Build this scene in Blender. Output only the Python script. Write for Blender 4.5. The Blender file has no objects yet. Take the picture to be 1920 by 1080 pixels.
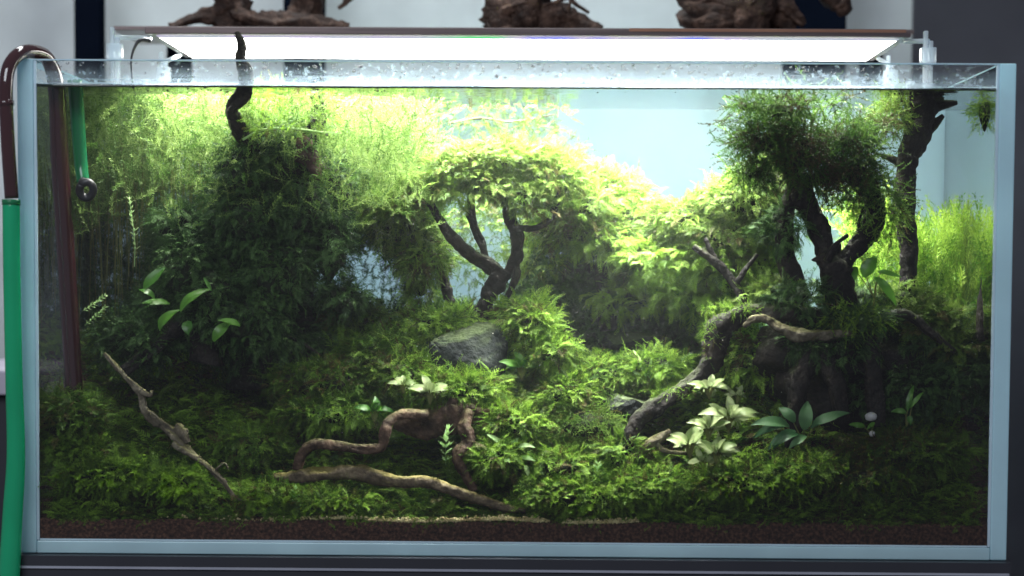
import bpy, math, random
import numpy as np
from mathutils import Vector, Matrix, Euler, noise
random.seed(7)
PI = math.pi
sc = bpy.context.scene
C = sc.collection

# ------------------------------------------------------------------ camera
CAM = (0.03898, -2.99395, 0.3484)
CROT = (PI/2 - 0.07152, -0.00604, 0.01629)
FPX, SX, SY = 4638.4, 0.00623, 0.15507
cd = bpy.data.cameras.new('camera'); cam = bpy.data.objects.new('camera', cd); C.objects.link(cam)
cam.location = CAM; cam.rotation_euler = CROT
cd.sensor_width = 36; cd.lens = FPX/1920*36; cd.shift_x = SX; cd.shift_y = SY
cd.clip_start = 0.05; cd.clip_end = 60
cd.dof.use_dof = True; cd.dof.focus_distance = 3.12; cd.dof.aperture_fstop = 2.8
sc.camera = cam
# ------------------------------------------------------------------ world, room light, exposure
w = bpy.data.worlds.new('World'); sc.world = w; w.use_nodes = True
bg = w.node_tree.nodes['Background']; bg.inputs[0].default_value = (0.62, 0.66, 0.80, 1); bg.inputs[1].default_value = 0.26
def area(name, loc, target, sx, sy, power, col):
    l = bpy.data.lights.new(name, 'AREA'); l.shape = 'RECTANGLE'; l.size = sx; l.size_y = sy; l.energy = power; l.color = col
    o = bpy.data.objects.new(name, l); C.objects.link(o); o.location = loc
    o.rotation_euler = (Vector(target) - Vector(loc)).to_track_quat('-Z', 'Y').to_euler()
    return o
area('room_light', (-1.0, -2.4, 1.9), (0, 0.3, 0.3), 1.6, 1.0, 40, (0.86, 0.92, 1.0))
area('wall_light', (-0.5, 0.6, 2.0), (-0.1, 1.0, 0.5), 1.6, 0.3, 29, (0.92, 0.97, 0.98))
bl = area('film_fill_light', (0.15, 0.66, 0.51), (0.15, 0.40, 0.47), 0.62, 0.10, 10, (0.94, 0.98, 0.97))  # added lamp, brightens the frosted film from behind
LAMP = 14.0
ll = area('lamp_beam', (-0.01, 0.205, 0.630), (-0.01, 0.205, 0.0), 0.90, 0.30, 31, (1.0, 0.985, 0.92)); ll.data.spread = math.radians(105)
sc.view_settings.view_transform = 'Standard'; sc.view_settings.look = 'None'
sc.view_settings.exposure = 0.22; sc.view_settings.gamma = 1
sc.cycles.use_denoising = True
sc.cycles.max_bounces = 7; sc.cycles.diffuse_bounces = 4; sc.cycles.glossy_bounces = 4
sc.cycles.transparent_max_bounces = 16; sc.cycles.caustics_reflective = False; sc.cycles.caustics_refractive = False
sc.cycles.sample_clamp_indirect = 4

CR = np.array(Euler(CROT).to_matrix())
def pt(px, py, y):                       # world point at depth y (metres behind the front glass) seen at a photo pixel
    d = CR @ np.array([(px-960+SX*1920)/FPX, -(py-540-SY*1920)/FPX, -1.0])
    t = (y-CAM[1])/d[1]
    return Vector((CAM[0]+d[0]*t, y, CAM[2]+d[2]*t))
def mpp(y): return (y-CAM[1])/FPX        # metres per photo pixel at depth y

# ------------------------------------------------------------------ materials
def mat(name):
    m = bpy.data.materials.new(name); m.use_nodes = True
    m.node_tree.nodes.clear(); return m, m.node_tree.nodes, m.node_tree.links
def nd(N, t, **k):
    n = N.new(t)
    for a, b in k.items(): setattr(n, a, b)
    return n
def ramp(N, L, fac, stops):
    r = nd(N, 'ShaderNodeValToRGB'); e = r.color_ramp.elements
    while len(e) < len(stops): e.new(0.5)
    for q, (p, c) in zip(e, stops):
        q.position = p; q.color = (*c, 1) if len(c) == 3 else c
    L.new(fac, r.inputs[0]); return r.outputs[0]
def pbr(name, cols, scale=20, rough=0.5, bump=0.0, bscale=60, stretch=(1,1,1), spec=0.5, metallic=0, coat=0, detail=6):
    m, N, L = mat(name)
    out = nd(N, 'ShaderNodeOutputMaterial'); p = nd(N, 'ShaderNodeBsdfPrincipled')
    tc = nd(N, 'ShaderNodeTexCoord'); mp = nd(N, 'ShaderNodeMapping'); mp.inputs['Scale'].default_value = stretch
    L.new(tc.outputs['Object'], mp.inputs[0])
    nz = nd(N, 'ShaderNodeTexNoise'); nz.inputs['Scale'].default_value = scale; nz.inputs['Detail'].default_value = detail
    L.new(mp.outputs[0], nz.inputs[0])
    k = len(cols)
    L.new(ramp(N, L, nz.outputs[0], [(0.3+0.4*i/max(1,k-1), c) for i, c in enumerate(cols)]), p.inputs['Base Color'])
    p.inputs['Roughness'].default_value = rough; p.inputs['Metallic'].default_value = metallic
    p.inputs['Specular IOR Level'].default_value = spec; p.inputs['Coat Weight'].default_value = coat
    if bump:
        n2 = nd(N, 'ShaderNodeTexNoise'); n2.inputs['Scale'].default_value = bscale; n2.inputs['Detail'].default_value = 8
        L.new(mp.outputs[0], n2.inputs[0])
        b = nd(N, 'ShaderNodeBump'); b.inputs['Strength'].default_value = bump; b.inputs['Distance'].default_value = 0.004
        L.new(n2.outputs[0], b.inputs['Height']); L.new(b.outputs[0], p.inputs['Normal'])
    L.new(p.outputs[0], out.inputs[0]); return m
def leaf_mat(name, dark, light, trans=0.35, rough=0.5, spec=0.25, veins=False, dead=None):
    m, N, L = mat(name)
    out = nd(N, 'ShaderNodeOutputMaterial'); p = nd(N, 'ShaderNodeBsdfPrincipled')
    at = nd(N, 'ShaderNodeAttribute', attribute_name='tint')
    tc = nd(N, 'ShaderNodeTexCoord'); nz = nd(N, 'ShaderNodeTexNoise'); nz.inputs['Scale'].default_value = 14
    L.new(tc.outputs['Object'], nz.inputs[0])
    ad = nd(N, 'ShaderNodeMath', operation='MULTIPLY_ADD'); L.new(nz.outputs[0], ad.inputs[0]); ad.inputs[1].default_value = 0.9
    sb = nd(N, 'ShaderNodeMath', operation='ADD'); L.new(at.outputs['Fac'], sb.inputs[0]); sb.inputs[1].default_value = -0.45
    L.new(sb.outputs[0], ad.inputs[2])
    col = ramp(N, L, ad.outputs[0], [(0.05, dead or tuple(c*0.75 for c in dark)), (0.22, dark), (0.5, tuple((a+b)/2 for a, b in zip(dark, light))), (0.95, light)])
    if veins:
        wv = nd(N, 'ShaderNodeTexWave'); wv.inputs['Scale'].default_value = 5; wv.inputs['Distortion'].default_value = 1.5
        uv = nd(N, 'ShaderNodeUVMap'); L.new(uv.outputs[0], wv.inputs[0])
        mx = nd(N, 'ShaderNodeMix', data_type='RGBA', blend_type='MULTIPLY'); mx.inputs[0].default_value = 0.35
        L.new(col, mx.inputs[6]); L.new(wv.outputs[0], mx.inputs[7]); col = mx.outputs[2]
    L.new(col, p.inputs['Base Color']); p.inputs['Roughness'].default_value = rough
    p.inputs['Specular IOR Level'].default_value = spec
    tr = nd(N, 'ShaderNodeBsdfTranslucent'); L.new(col, tr.inputs[0])
    mx = nd(N, 'ShaderNodeMixShader'); mx.inputs[0].default_value = trans
    L.new(p.outputs[0], mx.inputs[1]); L.new(tr.outputs[0], mx.inputs[2]); L.new(mx.outputs[0], out.inputs[0])
    return m
def wood_mat(name, a, b, c, algae=(0.10, 0.13, 0.02), amount=0.5, rough=0.7):
    m, N, L = mat(name)
    out = nd(N, 'ShaderNodeOutputMaterial'); p = nd(N, 'ShaderNodeBsdfPrincipled')
    tc = nd(N, 'ShaderNodeTexCoord')
    n1 = nd(N, 'ShaderNodeTexNoise'); n1.inputs['Scale'].default_value = 45; n1.inputs['Detail'].default_value = 8; n1.inputs['Roughness'].default_value = 0.65
    L.new(tc.outputs['Object'], n1.inputs[0])
    col = ramp(N, L, n1.outputs[0], [(0.3, a), (0.5, b), (0.72, c)])
    g = nd(N, 'ShaderNodeNewGeometry'); sp = nd(N, 'ShaderNodeSeparateXYZ'); L.new(g.outputs['Normal'], sp.inputs[0])
    n3 = nd(N, 'ShaderNodeTexNoise'); n3.inputs['Scale'].default_value = 28; n3.inputs['Detail'].default_value = 5
    L.new(tc.outputs['Object'], n3.inputs[0])
    ml = nd(N, 'ShaderNodeMath', operation='MULTIPLY'); L.new(sp.outputs[2], ml.inputs[0]); L.new(n3.outputs[0], ml.inputs[1])
    al = ramp(N, L, ml.outputs[0], [(0.18, (0,0,0)), (0.42, (amount,)*3)])
    mx = nd(N, 'ShaderNodeMix', data_type='RGBA'); L.new(al, mx.inputs[0]); L.new(col, mx.inputs[6]); mx.inputs[7].default_value = (*algae, 1)
    L.new(mx.outputs[2], p.inputs['Base Color']); p.inputs['Roughness'].default_value = rough; p.inputs['Specular IOR Level'].default_value = 0.3
    b1 = nd(N, 'ShaderNodeBump'); b1.inputs['Strength'].default_value = 0.9; b1.inputs['Distance'].default_value = 0.006
    n2 = nd(N, 'ShaderNodeTexNoise'); n2.inputs['Scale'].default_value = 130; n2.inputs['Detail'].default_value = 8
    L.new(tc.outputs['Object'], n2.inputs[0]); L.new(n2.outputs[0], b1.inputs['Height']); L.new(b1.outputs[0], p.inputs['Normal'])
    L.new(p.outputs[0], out.inputs[0]); return m

M = {}
M['wood_dark'] = wood_mat('dark_driftwood', (0.003,0.0026,0.002), (0.008,0.0065,0.005), (0.03,0.023,0.016), amount=0.45, algae=(0.05,0.075,0.012))
M['wood_brown'] = wood_mat('brown_driftwood', (0.02,0.012,0.008), (0.075,0.045,0.028), (0.22,0.14,0.09), amount=0.35)
M['wood_grey'] = wood_mat('grey_driftwood', (0.04,0.032,0.02), (0.14,0.12,0.08), (0.42,0.38,0.27), amount=0.5, algae=(0.17,0.18,0.03))
M['wood_algae'] = wood_mat('algae_driftwood', (0.04,0.032,0.022), (0.13,0.10,0.06), (0.34,0.28,0.17), amount=0.6, algae=(0.20,0.18,0.02))
M['wood_dry'] = wood_mat('dry_driftwood', (0.010,0.006,0.005), (0.045,0.025,0.018), (0.18,0.11,0.08), amount=0.0)
M['moss'] = leaf_mat('moss_fronds', (0.055,0.14,0.014), (0.29,0.50,0.055), 0.38, dead=(0.11,0.095,0.025))
M['moss_yellow'] = leaf_mat('yellow_moss', (0.075,0.165,0.018), (0.22,0.35,0.055), 0.36, dead=(0.13,0.12,0.03))
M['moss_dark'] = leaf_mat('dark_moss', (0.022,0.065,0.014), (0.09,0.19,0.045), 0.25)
M['moss_deep'] = leaf_mat('deep_moss', (0.035,0.10,0.012), (0.17,0.33,0.05), 0.3, dead=(0.07,0.06,0.02))
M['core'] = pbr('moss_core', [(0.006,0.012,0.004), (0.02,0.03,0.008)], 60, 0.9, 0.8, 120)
M['stem'] = leaf_mat('stem_plant', (0.085,0.18,0.028), (0.26,0.39,0.10), 0.45)
M['stem_pale'] = leaf_mat('pale_stem_plant', (0.22,0.42,0.12), (0.50,0.72,0.30), 0.4)
M['stalk'] = leaf_mat('thin_stalk', (0.10,0.13,0.03), (0.30,0.32,0.10), 0.3)
M['grass'] = leaf_mat('feather_grass', (0.16,0.34,0.03), (0.48,0.68,0.10), 0.45)
M['pale_leaf'] = leaf_mat('pale_leaf', (0.34,0.48,0.17), (0.60,0.72,0.36), 0.3, 0.4, 0.4, True)
M['green_leaf'] = leaf_mat('green_leaf', (0.05,0.20,0.02), (0.16,0.42,0.04), 0.3, 0.35, 0.5, True)
M['buce_leaf'] = leaf_mat('dark_glossy_leaf', (0.04,0.15,0.045), (0.15,0.34,0.12), 0.2, 0.45, 0.4, True)
M['rock'] = wood_mat('grey_stone', (0.006,0.009,0.009), (0.016,0.022,0.021), (0.05,0.062,0.056), algae=(0.08,0.115,0.04), amount=0.75, rough=0.8)
M['soil'] = pbr('aquasoil', [(0.02,0.011,0.008),(0.08,0.038,0.024),(0.20,0.10,0.06)], 260, 0.9, 1.0, 420)
M['sand'] = pbr('pale_sand', [(0.34,0.27,0.10),(0.72,0.66,0.34)], 90, 0.7, 0.3)
M['edge'] = None

def glass_sheet(name, ior, tint=(1,1,1), tir=False, ripple=0.0, rscale=30, film=0.0):
    m, N, L = mat(name)
    out = nd(N, 'ShaderNodeOutputMaterial')
    t = nd(N, 'ShaderNodeBsdfTransparent'); t.inputs[0].default_value = (*tint, 1)
    g = nd(N, 'ShaderNodeBsdfGlossy'); g.inputs['Roughness'].default_value = 0.02
    mx = nd(N, 'ShaderNodeMixShader')
    bp = None
    if ripple:
        tc = nd(N, 'ShaderNodeTexCoord'); nz = nd(N, 'ShaderNodeTexNoise'); nz.inputs['Scale'].default_value = rscale
        L.new(tc.outputs['Object'], nz.inputs[0])
        bp = nd(N, 'ShaderNodeBump'); bp.inputs['Strength'].default_value = ripple; bp.inputs['Distance'].default_value = 0.01
        L.new(nz.outputs[0], bp.inputs['Height']); L.new(bp.outputs[0], g.inputs['Normal'])
    if tir:
        lw = nd(N, 'ShaderNodeLayerWeight'); lw.inputs[0].default_value = 0.5
        fac = ramp(N, L, lw.outputs['Facing'], [(0.0, (0.03,)*3), (0.30, (0.05,)*3), (0.42, (0.92,)*3)])
        L.new(fac, mx.inputs[0])
    else:
        f = nd(N, 'ShaderNodeFresnel'); f.inputs[0].default_value = ior; L.new(f.outputs[0], mx.inputs[0])
    L.new(t.outputs[0], mx.inputs[1]); L.new(g.outputs[0], mx.inputs[2])
    L.new(mx.outputs[0], out.inputs[0]); return m
M['glass'] = glass_sheet('clear_glass', 1.5)
M['side_glass'] = glass_sheet('side_glass', 1.5, (0.97,1,0.99), tir=True)
M['water'] = glass_sheet('water_surface', 1.33, ripple=0.12, rscale=26)
M['side_dry'] = glass_sheet('side_glass_dry', 1.9, (0.90,0.97,0.97))
def wet_glass():
    m, N, L = mat('wet_glass')
    out = nd(N, 'ShaderNodeOutputMaterial')
    tc = nd(N, 'ShaderNodeTexCoord'); mp = nd(N, 'ShaderNodeMapping'); mp.inputs['Scale'].default_value = (6, 1, 160)
    L.new(tc.outputs['Object'], mp.inputs[0])
    n1 = nd(N, 'ShaderNodeTexNoise'); n1.inputs['Scale'].default_value = 1.2; n1.inputs['Detail'].default_value = 6; L.new(mp.outputs[0], n1.inputs[0])
    n2 = nd(N, 'ShaderNodeTexNoise'); n2.inputs['Scale'].default_value = 170; n2.inputs['Detail'].default_value = 3; L.new(tc.outputs['Object'], n2.inputs[0])
    sp = nd(N, 'ShaderNodeSeparateXYZ'); L.new(tc.outputs['Object'], sp.inputs[0])
    mr = nd(N, 'ShaderNodeMapRange'); mr.inputs[1].default_value = 0.572; mr.inputs[2].default_value = 0.590; mr.inputs[3].default_value = 0.42; mr.inputs[4].default_value = 0.04
    L.new(sp.outputs[2], mr.inputs[0])
    a = ramp(N, L, n1.outputs[0], [(0.35, (0.45,)*3), (0.65, (1.0,)*3)])
    b = ramp(N, L, n2.outputs[0], [(0.55, (0.0,)*3), (0.72, (0.35,)*3)])
    mu = nd(N, 'ShaderNodeMath', operation='MULTIPLY'); L.new(a, mu.inputs[0]); L.new(mr.outputs[0], mu.inputs[1])
    ad = nd(N, 'ShaderNodeMath', operation='ADD', use_clamp=True); L.new(mu.outputs[0], ad.inputs[0]); L.new(b, ad.inputs[1])
    t = nd(N, 'ShaderNodeBsdfTransparent'); tl = nd(N, 'ShaderNodeBsdfTranslucent'); tl.inputs[0].default_value = (0.55,0.72,0.88,1)
    mx = nd(N, 'ShaderNodeMixShader'); L.new(ad.outputs[0], mx.inputs[0]); L.new(t.outputs[0], mx.inputs[1]); L.new(tl.outputs[0], mx.inputs[2])
    g = nd(N, 'ShaderNodeBsdfGlossy'); g.inputs['Roughness'].default_value = 0.05
    m2 = nd(N, 'ShaderNodeMixShader'); m2.inputs[0].default_value = 0.05; L.new(mx.outputs[0], m2.inputs[1]); L.new(g.outputs[0], m2.inputs[2])
    L.new(m2.outputs[0], out.inputs[0]); return m
M['wet'] = wet_glass()
def solid(name, col, rough=0.3, trans=0.0, alpha=1.0, spec=0.5, metallic=0.0):
    m, N, L = mat(name)
    out = nd(N, 'ShaderNodeOutputMaterial'); p = nd(N, 'ShaderNodeBsdfPrincipled')
    tc = nd(N, 'ShaderNodeTexCoord'); nz = nd(N, 'ShaderNodeTexNoise'); nz.inputs['Scale'].default_value = 9; nz.inputs['Detail'].default_value = 7
    L.new(tc.outputs['Object'], nz.inputs[0])
    L.new(ramp(N, L, nz.outputs[0], [(0.3, tuple(c*0.86 for c in col)), (0.7, tuple(min(1, c*1.1) for c in col))]), p.inputs['Base Color'])
    p.inputs['Roughness'].default_value = rough; p.inputs['Specular IOR Level'].default_value = spec; p.inputs['Metallic'].default_value = metallic
    last = p.outputs[0]
    if trans:
        tr = nd(N, 'ShaderNodeBsdfTranslucent'); tr.inputs[0].default_value = (*col, 1)
        mx = nd(N, 'ShaderNodeMixShader'); mx.inputs[0].default_value = trans; L.new(last, mx.inputs[1]); L.new(tr.outputs[0], mx.inputs[2]); last = mx.outputs[0]
    if alpha < 1:
        t = nd(N, 'ShaderNodeBsdfTransparent'); t.inputs[0].default_value = (*[min(1, 0.35+c*0.7) for c in col], 1)
        mx = nd(N, 'ShaderNodeMixShader'); mx.inputs[0].default_value = alpha; L.new(t.outputs[0], mx.inputs[1]); L.new(last, mx.inputs[2]); last = mx.outputs[0]
    L.new(last, out.inputs[0]); return m
M['edge'] = solid('glass_edge', (0.62,0.86,0.93), 0.15, 0.4)
M['seam'] = solid('silicone_seam', (0.62,0.78,0.86), 0.4, 0.3)
M['film'] = solid('frosted_film', (0.64,0.78,0.82), 0.8, 0.5, spec=0.1)
M['amber'] = solid('maroon_tube', (0.045,0.014,0.016), 0.06, 0.0, 0.88, 0.8)
M['green_pipe'] = solid('green_tube', (0.02,0.22,0.09), 0.12, 0.3, 0.85, 0.6)
M['green_hose'] = solid('green_hose', (0.014,0.42,0.19), 0.25, 0.3, 1.0, 0.5)
M['acrylic'] = solid('clear_acrylic', (0.80,0.86,0.90), 0.08, 0.5, 0.45, 0.8)
M['cable'] = solid('black_cable', (0.015,0.015,0.018), 0.4)
M['wall'] = solid('painted_wall', (0.56,0.60,0.60), 0.8, spec=0.1)
M['wall_shaded'] = solid('shaded_wall', (0.050,0.050,0.060), 0.7, spec=0.2)
M['post'] = solid('dark_post', (0.004,0.006,0.012), 0.9, spec=0.0)
M['cabinet'] = solid('dark_cabinet', (0.018,0.019,0.026), 0.45)
M['trim'] = solid('cabinet_trim', (0.30,0.31,0.36), 0.4)
M['white'] = solid('white_shelf', (0.50,0.46,0.54), 0.6)
M['alu'] = pbr('brushed_housing', [(0.14,0.11,0.11),(0.22,0.17,0.16)], 6, 0.3, 0, metallic=0.7, stretch=(1,30,30))
M['copper_sheen'] = pbr('copper_reflection', [(0.16,0.08,0.06),(0.42,0.22,0.14)], 2.2, 0.35, 0, metallic=0.6)
M['meniscus'] = solid('meniscus', (0.02,0.035,0.02), 0.05, 0, 0.85, 0.9)  # dark tint stands in for the dark line the clear water edge refracts
def droplet():
    m, N, L = mat('water_drop'); out = nd(N, 'ShaderNodeOutputMaterial')
    t = nd(N, 'ShaderNodeBsdfTransparent'); g = nd(N, 'ShaderNodeBsdfGlossy'); g.inputs[1].default_value = 0.05
    f = nd(N, 'ShaderNodeFresnel'); f.inputs[0].default_value = 2.2; mx = nd(N, 'ShaderNodeMixShader')
    L.new(f.outputs[0], mx.inputs[0]); L.new(t.outputs[0], mx.inputs[1]); L.new(g.outputs[0], mx.inputs[2]); L.new(mx.outputs[0], out.inputs[0]); return m
M['drop'] = droplet()
def emit(name, col, s, bands=False):
    m, N, L = mat(name); out = nd(N, 'ShaderNodeOutputMaterial'); e = nd(N, 'ShaderNodeEmission')
    e.inputs[0].default_value = (*col, 1); e.inputs[1].default_value = s
    if bands:
        tc = nd(N, 'ShaderNodeTexCoord'); nz = nd(N, 'ShaderNodeTexNoise'); nz.inputs['Scale'].default_value = 7; nz.noise_dimensions = '1D'
        sp = nd(N, 'ShaderNodeSeparateXYZ'); L.new(tc.outputs['Object'], sp.inputs[0]); L.new(sp.outputs[0], nz.inputs['W'])
        L.new(ramp(N, L, nz.outputs[0], [(0.3, (0.10,0.9,0.25)), (0.42, (0.5,0.6,0.65)), (0.55, (0.6,0.55,0.75)), (0.66, (0.25,0.3,1.0))]), e.inputs[0])
    L.new(e.outputs[0], out.inputs[0]); return m
M['panel'] = emit('led_panel', (1.0, 0.985, 0.93), LAMP)
M['rgb'] = emit('led_strip', (0.5,0.6,0.6), 0.8, True)

# ------------------------------------------------------------------ object helpers
def tag(o, label=None, cat=None, group=None, kind=None):
    if label: o['label'] = label
    if cat: o['category'] = cat
    if group: o['group'] = group
    if kind: o['kind'] = kind
    return o
def thing(name, label, cat, loc, group=None):
    o = bpy.data.objects.new(name, None); C.objects.link(o); o.location = loc; o.empty_display_size = 0.02
    return tag(o, label, cat, group)
def mesh(name, V, F, m, parent=None, smooth=True, tint=None, uv=None):
    me = bpy.data.meshes.new(name)
    off = Vector((0,0,0)) if parent is None else world_loc(parent)
    V = np.asarray(V, dtype=np.float32).reshape(-1,3) - np.array(off, dtype=np.float32)
    if isinstance(F, np.ndarray):
        n, k = F.shape
        me.vertices.add(len(V)); me.vertices.foreach_set('co', V.ravel())
        me.loops.add(n*k); me.loops.foreach_set('vertex_index', F.astype(np.int32).ravel())
        me.polygons.add(n); me.polygons.foreach_set('loop_start', np.arange(0, n*k, k, dtype=np.int32))
        me.update(calc_edges=True)
    else:
        me.from_pydata([tuple(map(float, v)) for v in V], [], [tuple(f) for f in F]); me.update()
    if smooth and len(me.polygons): me.polygons.foreach_set('use_smooth', np.ones(len(me.polygons), dtype=bool))
    if tint is not None:
        a = me.attributes.new('tint', 'FLOAT', 'POINT'); a.data.foreach_set('value', np.asarray(tint, dtype=np.float32))
    if uv is not None:
        l = me.uv_layers.new(name='UVMap'); vi = np.zeros(len(me.loops), dtype=np.int32); me.loops.foreach_get('vertex_index', vi)
        l.data.foreach_set('uv', np.asarray(uv, dtype=np.float32)[vi].ravel())
    me.materials.append(m)
    o = bpy.data.objects.new(name, me); C.objects.link(o)
    if parent is not None: o.parent = parent
    return o
WL = {}
def world_loc(o):
    v = Vector((0,0,0))
    while o is not None: v = v + o.location; o = o.parent
    return v
def box(name, lo, hi, m, parent=None, bev=0.0):
    x0,y0,z0 = lo; x1,y1,z1 = hi
    V = [(x0,y0,z0),(x1,y0,z0),(x1,y1,z0),(x0,y1,z0),(x0,y0,z1),(x1,y0,z1),(x1,y1,z1),(x0,y1,z1)]
    F = [(0,3,2,1),(4,5,6,7),(0,1,5,4),(1,2,6,5),(2,3,7,6),(3,0,4,7)]
    o = mesh(name, V, F, m, parent, smooth=False)
    if bev:
        b = o.modifiers.new('bevel', 'BEVEL'); b.width = bev; b.segments = 2
    return o
def spline(P, R, sub=6):
    P = [Vector(p) for p in P]; out = []; rr = []
    n = len(P)
    for i in range(n-1):
        p0 = P[max(i-1,0)]; p1 = P[i]; p2 = P[i+1]; p3 = P[min(i+2,n-1)]
        for k in range(sub):
            t = k/sub
            out.append(0.5*((2*p1)+(p2-p0)*t+(2*p0-5*p1+4*p2-p3)*t*t+(3*p1-p0-3*p2+p3)*t**3)); rr.append(R[i]*(1-t)+R[i+1]*t)
    out.append(P[-1]); rr.append(R[-1]); return out, rr
def tube(P, R, seg=12, sub=6, knob=0.0, kscale=40, seed=0, cap=True):
    pts, rr = spline(P, R, sub); V = []; F = []
    t0 = (pts[1]-pts[0]).normalized(); u = t0.orthogonal().normalized()
    for i, p in enumerate(pts):
        t = (pts[min(i+1,len(pts)-1)]-pts[max(i-1,0)]).normalized()
        u = (u - t*u.dot(t)).normalized(); v = t.cross(u)
        for s in range(seg):
            a = 2*PI*s/seg; d = u*math.cos(a)+v*math.sin(a); r = rr[i]
            if knob:
                q = p + d*r
                k1 = noise.noise((p*kscale*0.5)+d*1.1+Vector((seed,0,0)))+0.5*noise.noise(q*kscale*3+Vector((0,seed,0)))
                k2 = noise.noise(Vector((math.cos(a)*1.6, math.sin(a)*1.6, i*0.10+seed)))+0.5*noise.noise(Vector((math.cos(a)*4, math.sin(a)*4, i*0.22+seed)))
                r *= 1+knob*(k1*1.3+k2*0.75+0.35*noise.noise(q*kscale*9))
            V.append(p+d*r)
    n = len(pts)
    for i in range(n-1):
        for s in range(seg):
            a = i*seg+s; b = i*seg+(s+1)%seg
            F.append((a, b, b+seg, a+seg))
    if cap:
        F.append(tuple(range(seg-1,-1,-1))); F.append(tuple((n-1)*seg+s for s in range(seg)))
    return V, F
def join(*parts):
    V = []; F = []
    for v, f in parts:
        o = len(V); V += list(v); F += [tuple(i+o for i in q) for q in f]
    return V, F
def pxpath(pp): return [pt(a,b,y) for a,b,y,*_ in pp]
def branch(pp, knob=0.35, seg=18, sub=9, kscale=45):
    return tube([pt(a,b,y) for a,b,y,r in pp], [r*mpp(y) for a,b,y,r in pp], seg, sub, knob, kscale, seed=len(pp)+pp[0][0]*0.01)
def icos(n):
    import bmesh
    bm = bmesh.new(); bmesh.ops.create_icosphere(bm, subdivisions=n, radius=1)
    V = [v.co.copy() for v in bm.verts]; F = [tuple(v.index for v in f.verts) for f in bm.faces]; bm.free(); return V, F
ICO = {k: icos(k) for k in (1,2,3,4)}
def lump(c, r, sub=3, amp=0.25, fs=2.0, seed=0):
    V, F = ICO[sub]; c = Vector(c)
    out = []
    for v in V:
        k = 1+amp*(noise.noise(v*fs+Vector((seed,seed*0.7,0)))+0.5*noise.noise(v*fs*3+Vector((0,seed,0))))
        out.append(Vector((v.x*r[0], v.y*r[1], v.z*r[2]))*k+c)
    return out, F
def rock(c, r, seed, planes=14, rot=0):
    rs = random.Random(seed); V, F = ICO[4]
    P = []
    for i in range(planes):
        n = Vector((rs.gauss(0,1), rs.gauss(0,1), rs.gauss(0,1))).normalized(); P.append((n, rs.uniform(0.62,1.0)))
    out = []
    for v in V:
        k = 1.15
        for n, h in P:
            d = v.dot(n)
            if d > 0.05: k = min(k, h/d)
        k *= 1+0.035*noise.noise(v*7+Vector((seed,0,0)))+0.03*noise.noise(v*19)
        q = v*k; q = Vector((q.x*r[0], q.y*r[1], q.z*r[2]))
        q.rotate(Euler((0, rot, 0))); out.append(q+Vector(c))
    return out, F

# ------------------------------------------------------------------ frond prototypes (unit length along +x, face up +z)
def fern_proto(rs, pairs=11, width=0.42, droop=0.35, two=True):
    V = []; F = []
    def curve(t): return np.array([t, 0.06*math.sin(3*t+ph), 0.10*math.sin(2.2*t)-droop*t*t])
    ph = rs.uniform(0,6)
    w = 0.022
    for i in range(3):
        a, b = curve(i/3), curve((i+1)/3); o = len(V)
        V += [a+[0,-w,0], a+[0,w,0], b+[0,0,0]]; F.append((o,o+1,o+2))
    for i in range(pairs):
        t = 0.06+0.92*i/pairs; c = curve(t)
        l = width*(1-t)**0.8*rs.uniform(0.75,1.15)+0.05
        for s in (-1,1):
            ang = rs.uniform(0.75,1.1); d = np.array([math.cos(ang), s*math.sin(ang), rs.uniform(-0.35,0.15)])
            n = np.array([-d[1], d[0], 0.0]); h = l*0.055+0.006; o = len(V)
            tip = c+d*l+[0,0,-0.25*l*l]; midp = c+d*l*0.45
            V += [c, midp+n*h*s+[0,0,0.02], tip, midp-n*h*s]
            F += [(o,o+1,o+2),(o,o+2,o+3)] if two else [(o,o+1,o+2)]
    return np.array(V), np.array(F)
def fuzz_proto(rs, n=26, width=0.16, droop=0.3):
    V = []; F = []; ph = rs.uniform(0,6)
    def curve(t): return np.array([t, 0.10*math.sin(4*t+ph), 0.08*math.cos(3*t+ph)-droop*t*t])
    for i in range(3):
        a, b = curve(i/3), curve((i+1)/3); o = len(V)
        V += [a+[0,-0.018,0], a+[0,0.018,0.01], b]; F.append((o,o+1,o+2))
    for i in range(n):
        t = (i+0.5)/n; c = curve(t); a = rs.uniform(0,2*PI); l = width*rs.uniform(0.7,1.2)*(1.15-t*0.6)
        d = np.array([0.8, math.cos(a), math.sin(a)]); d /= np.linalg.norm(d)
        s = np.cross(d, [rs.uniform(-1,1), rs.uniform(-1,1), rs.uniform(-1,1)]); s /= np.linalg.norm(s)+1e-6
        o = len(V); V += [c-s*0.02, c+s*0.02, c+d*l]; F.append((o,o+1,o+2))
    return np.array(V), np.array(F)
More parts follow.
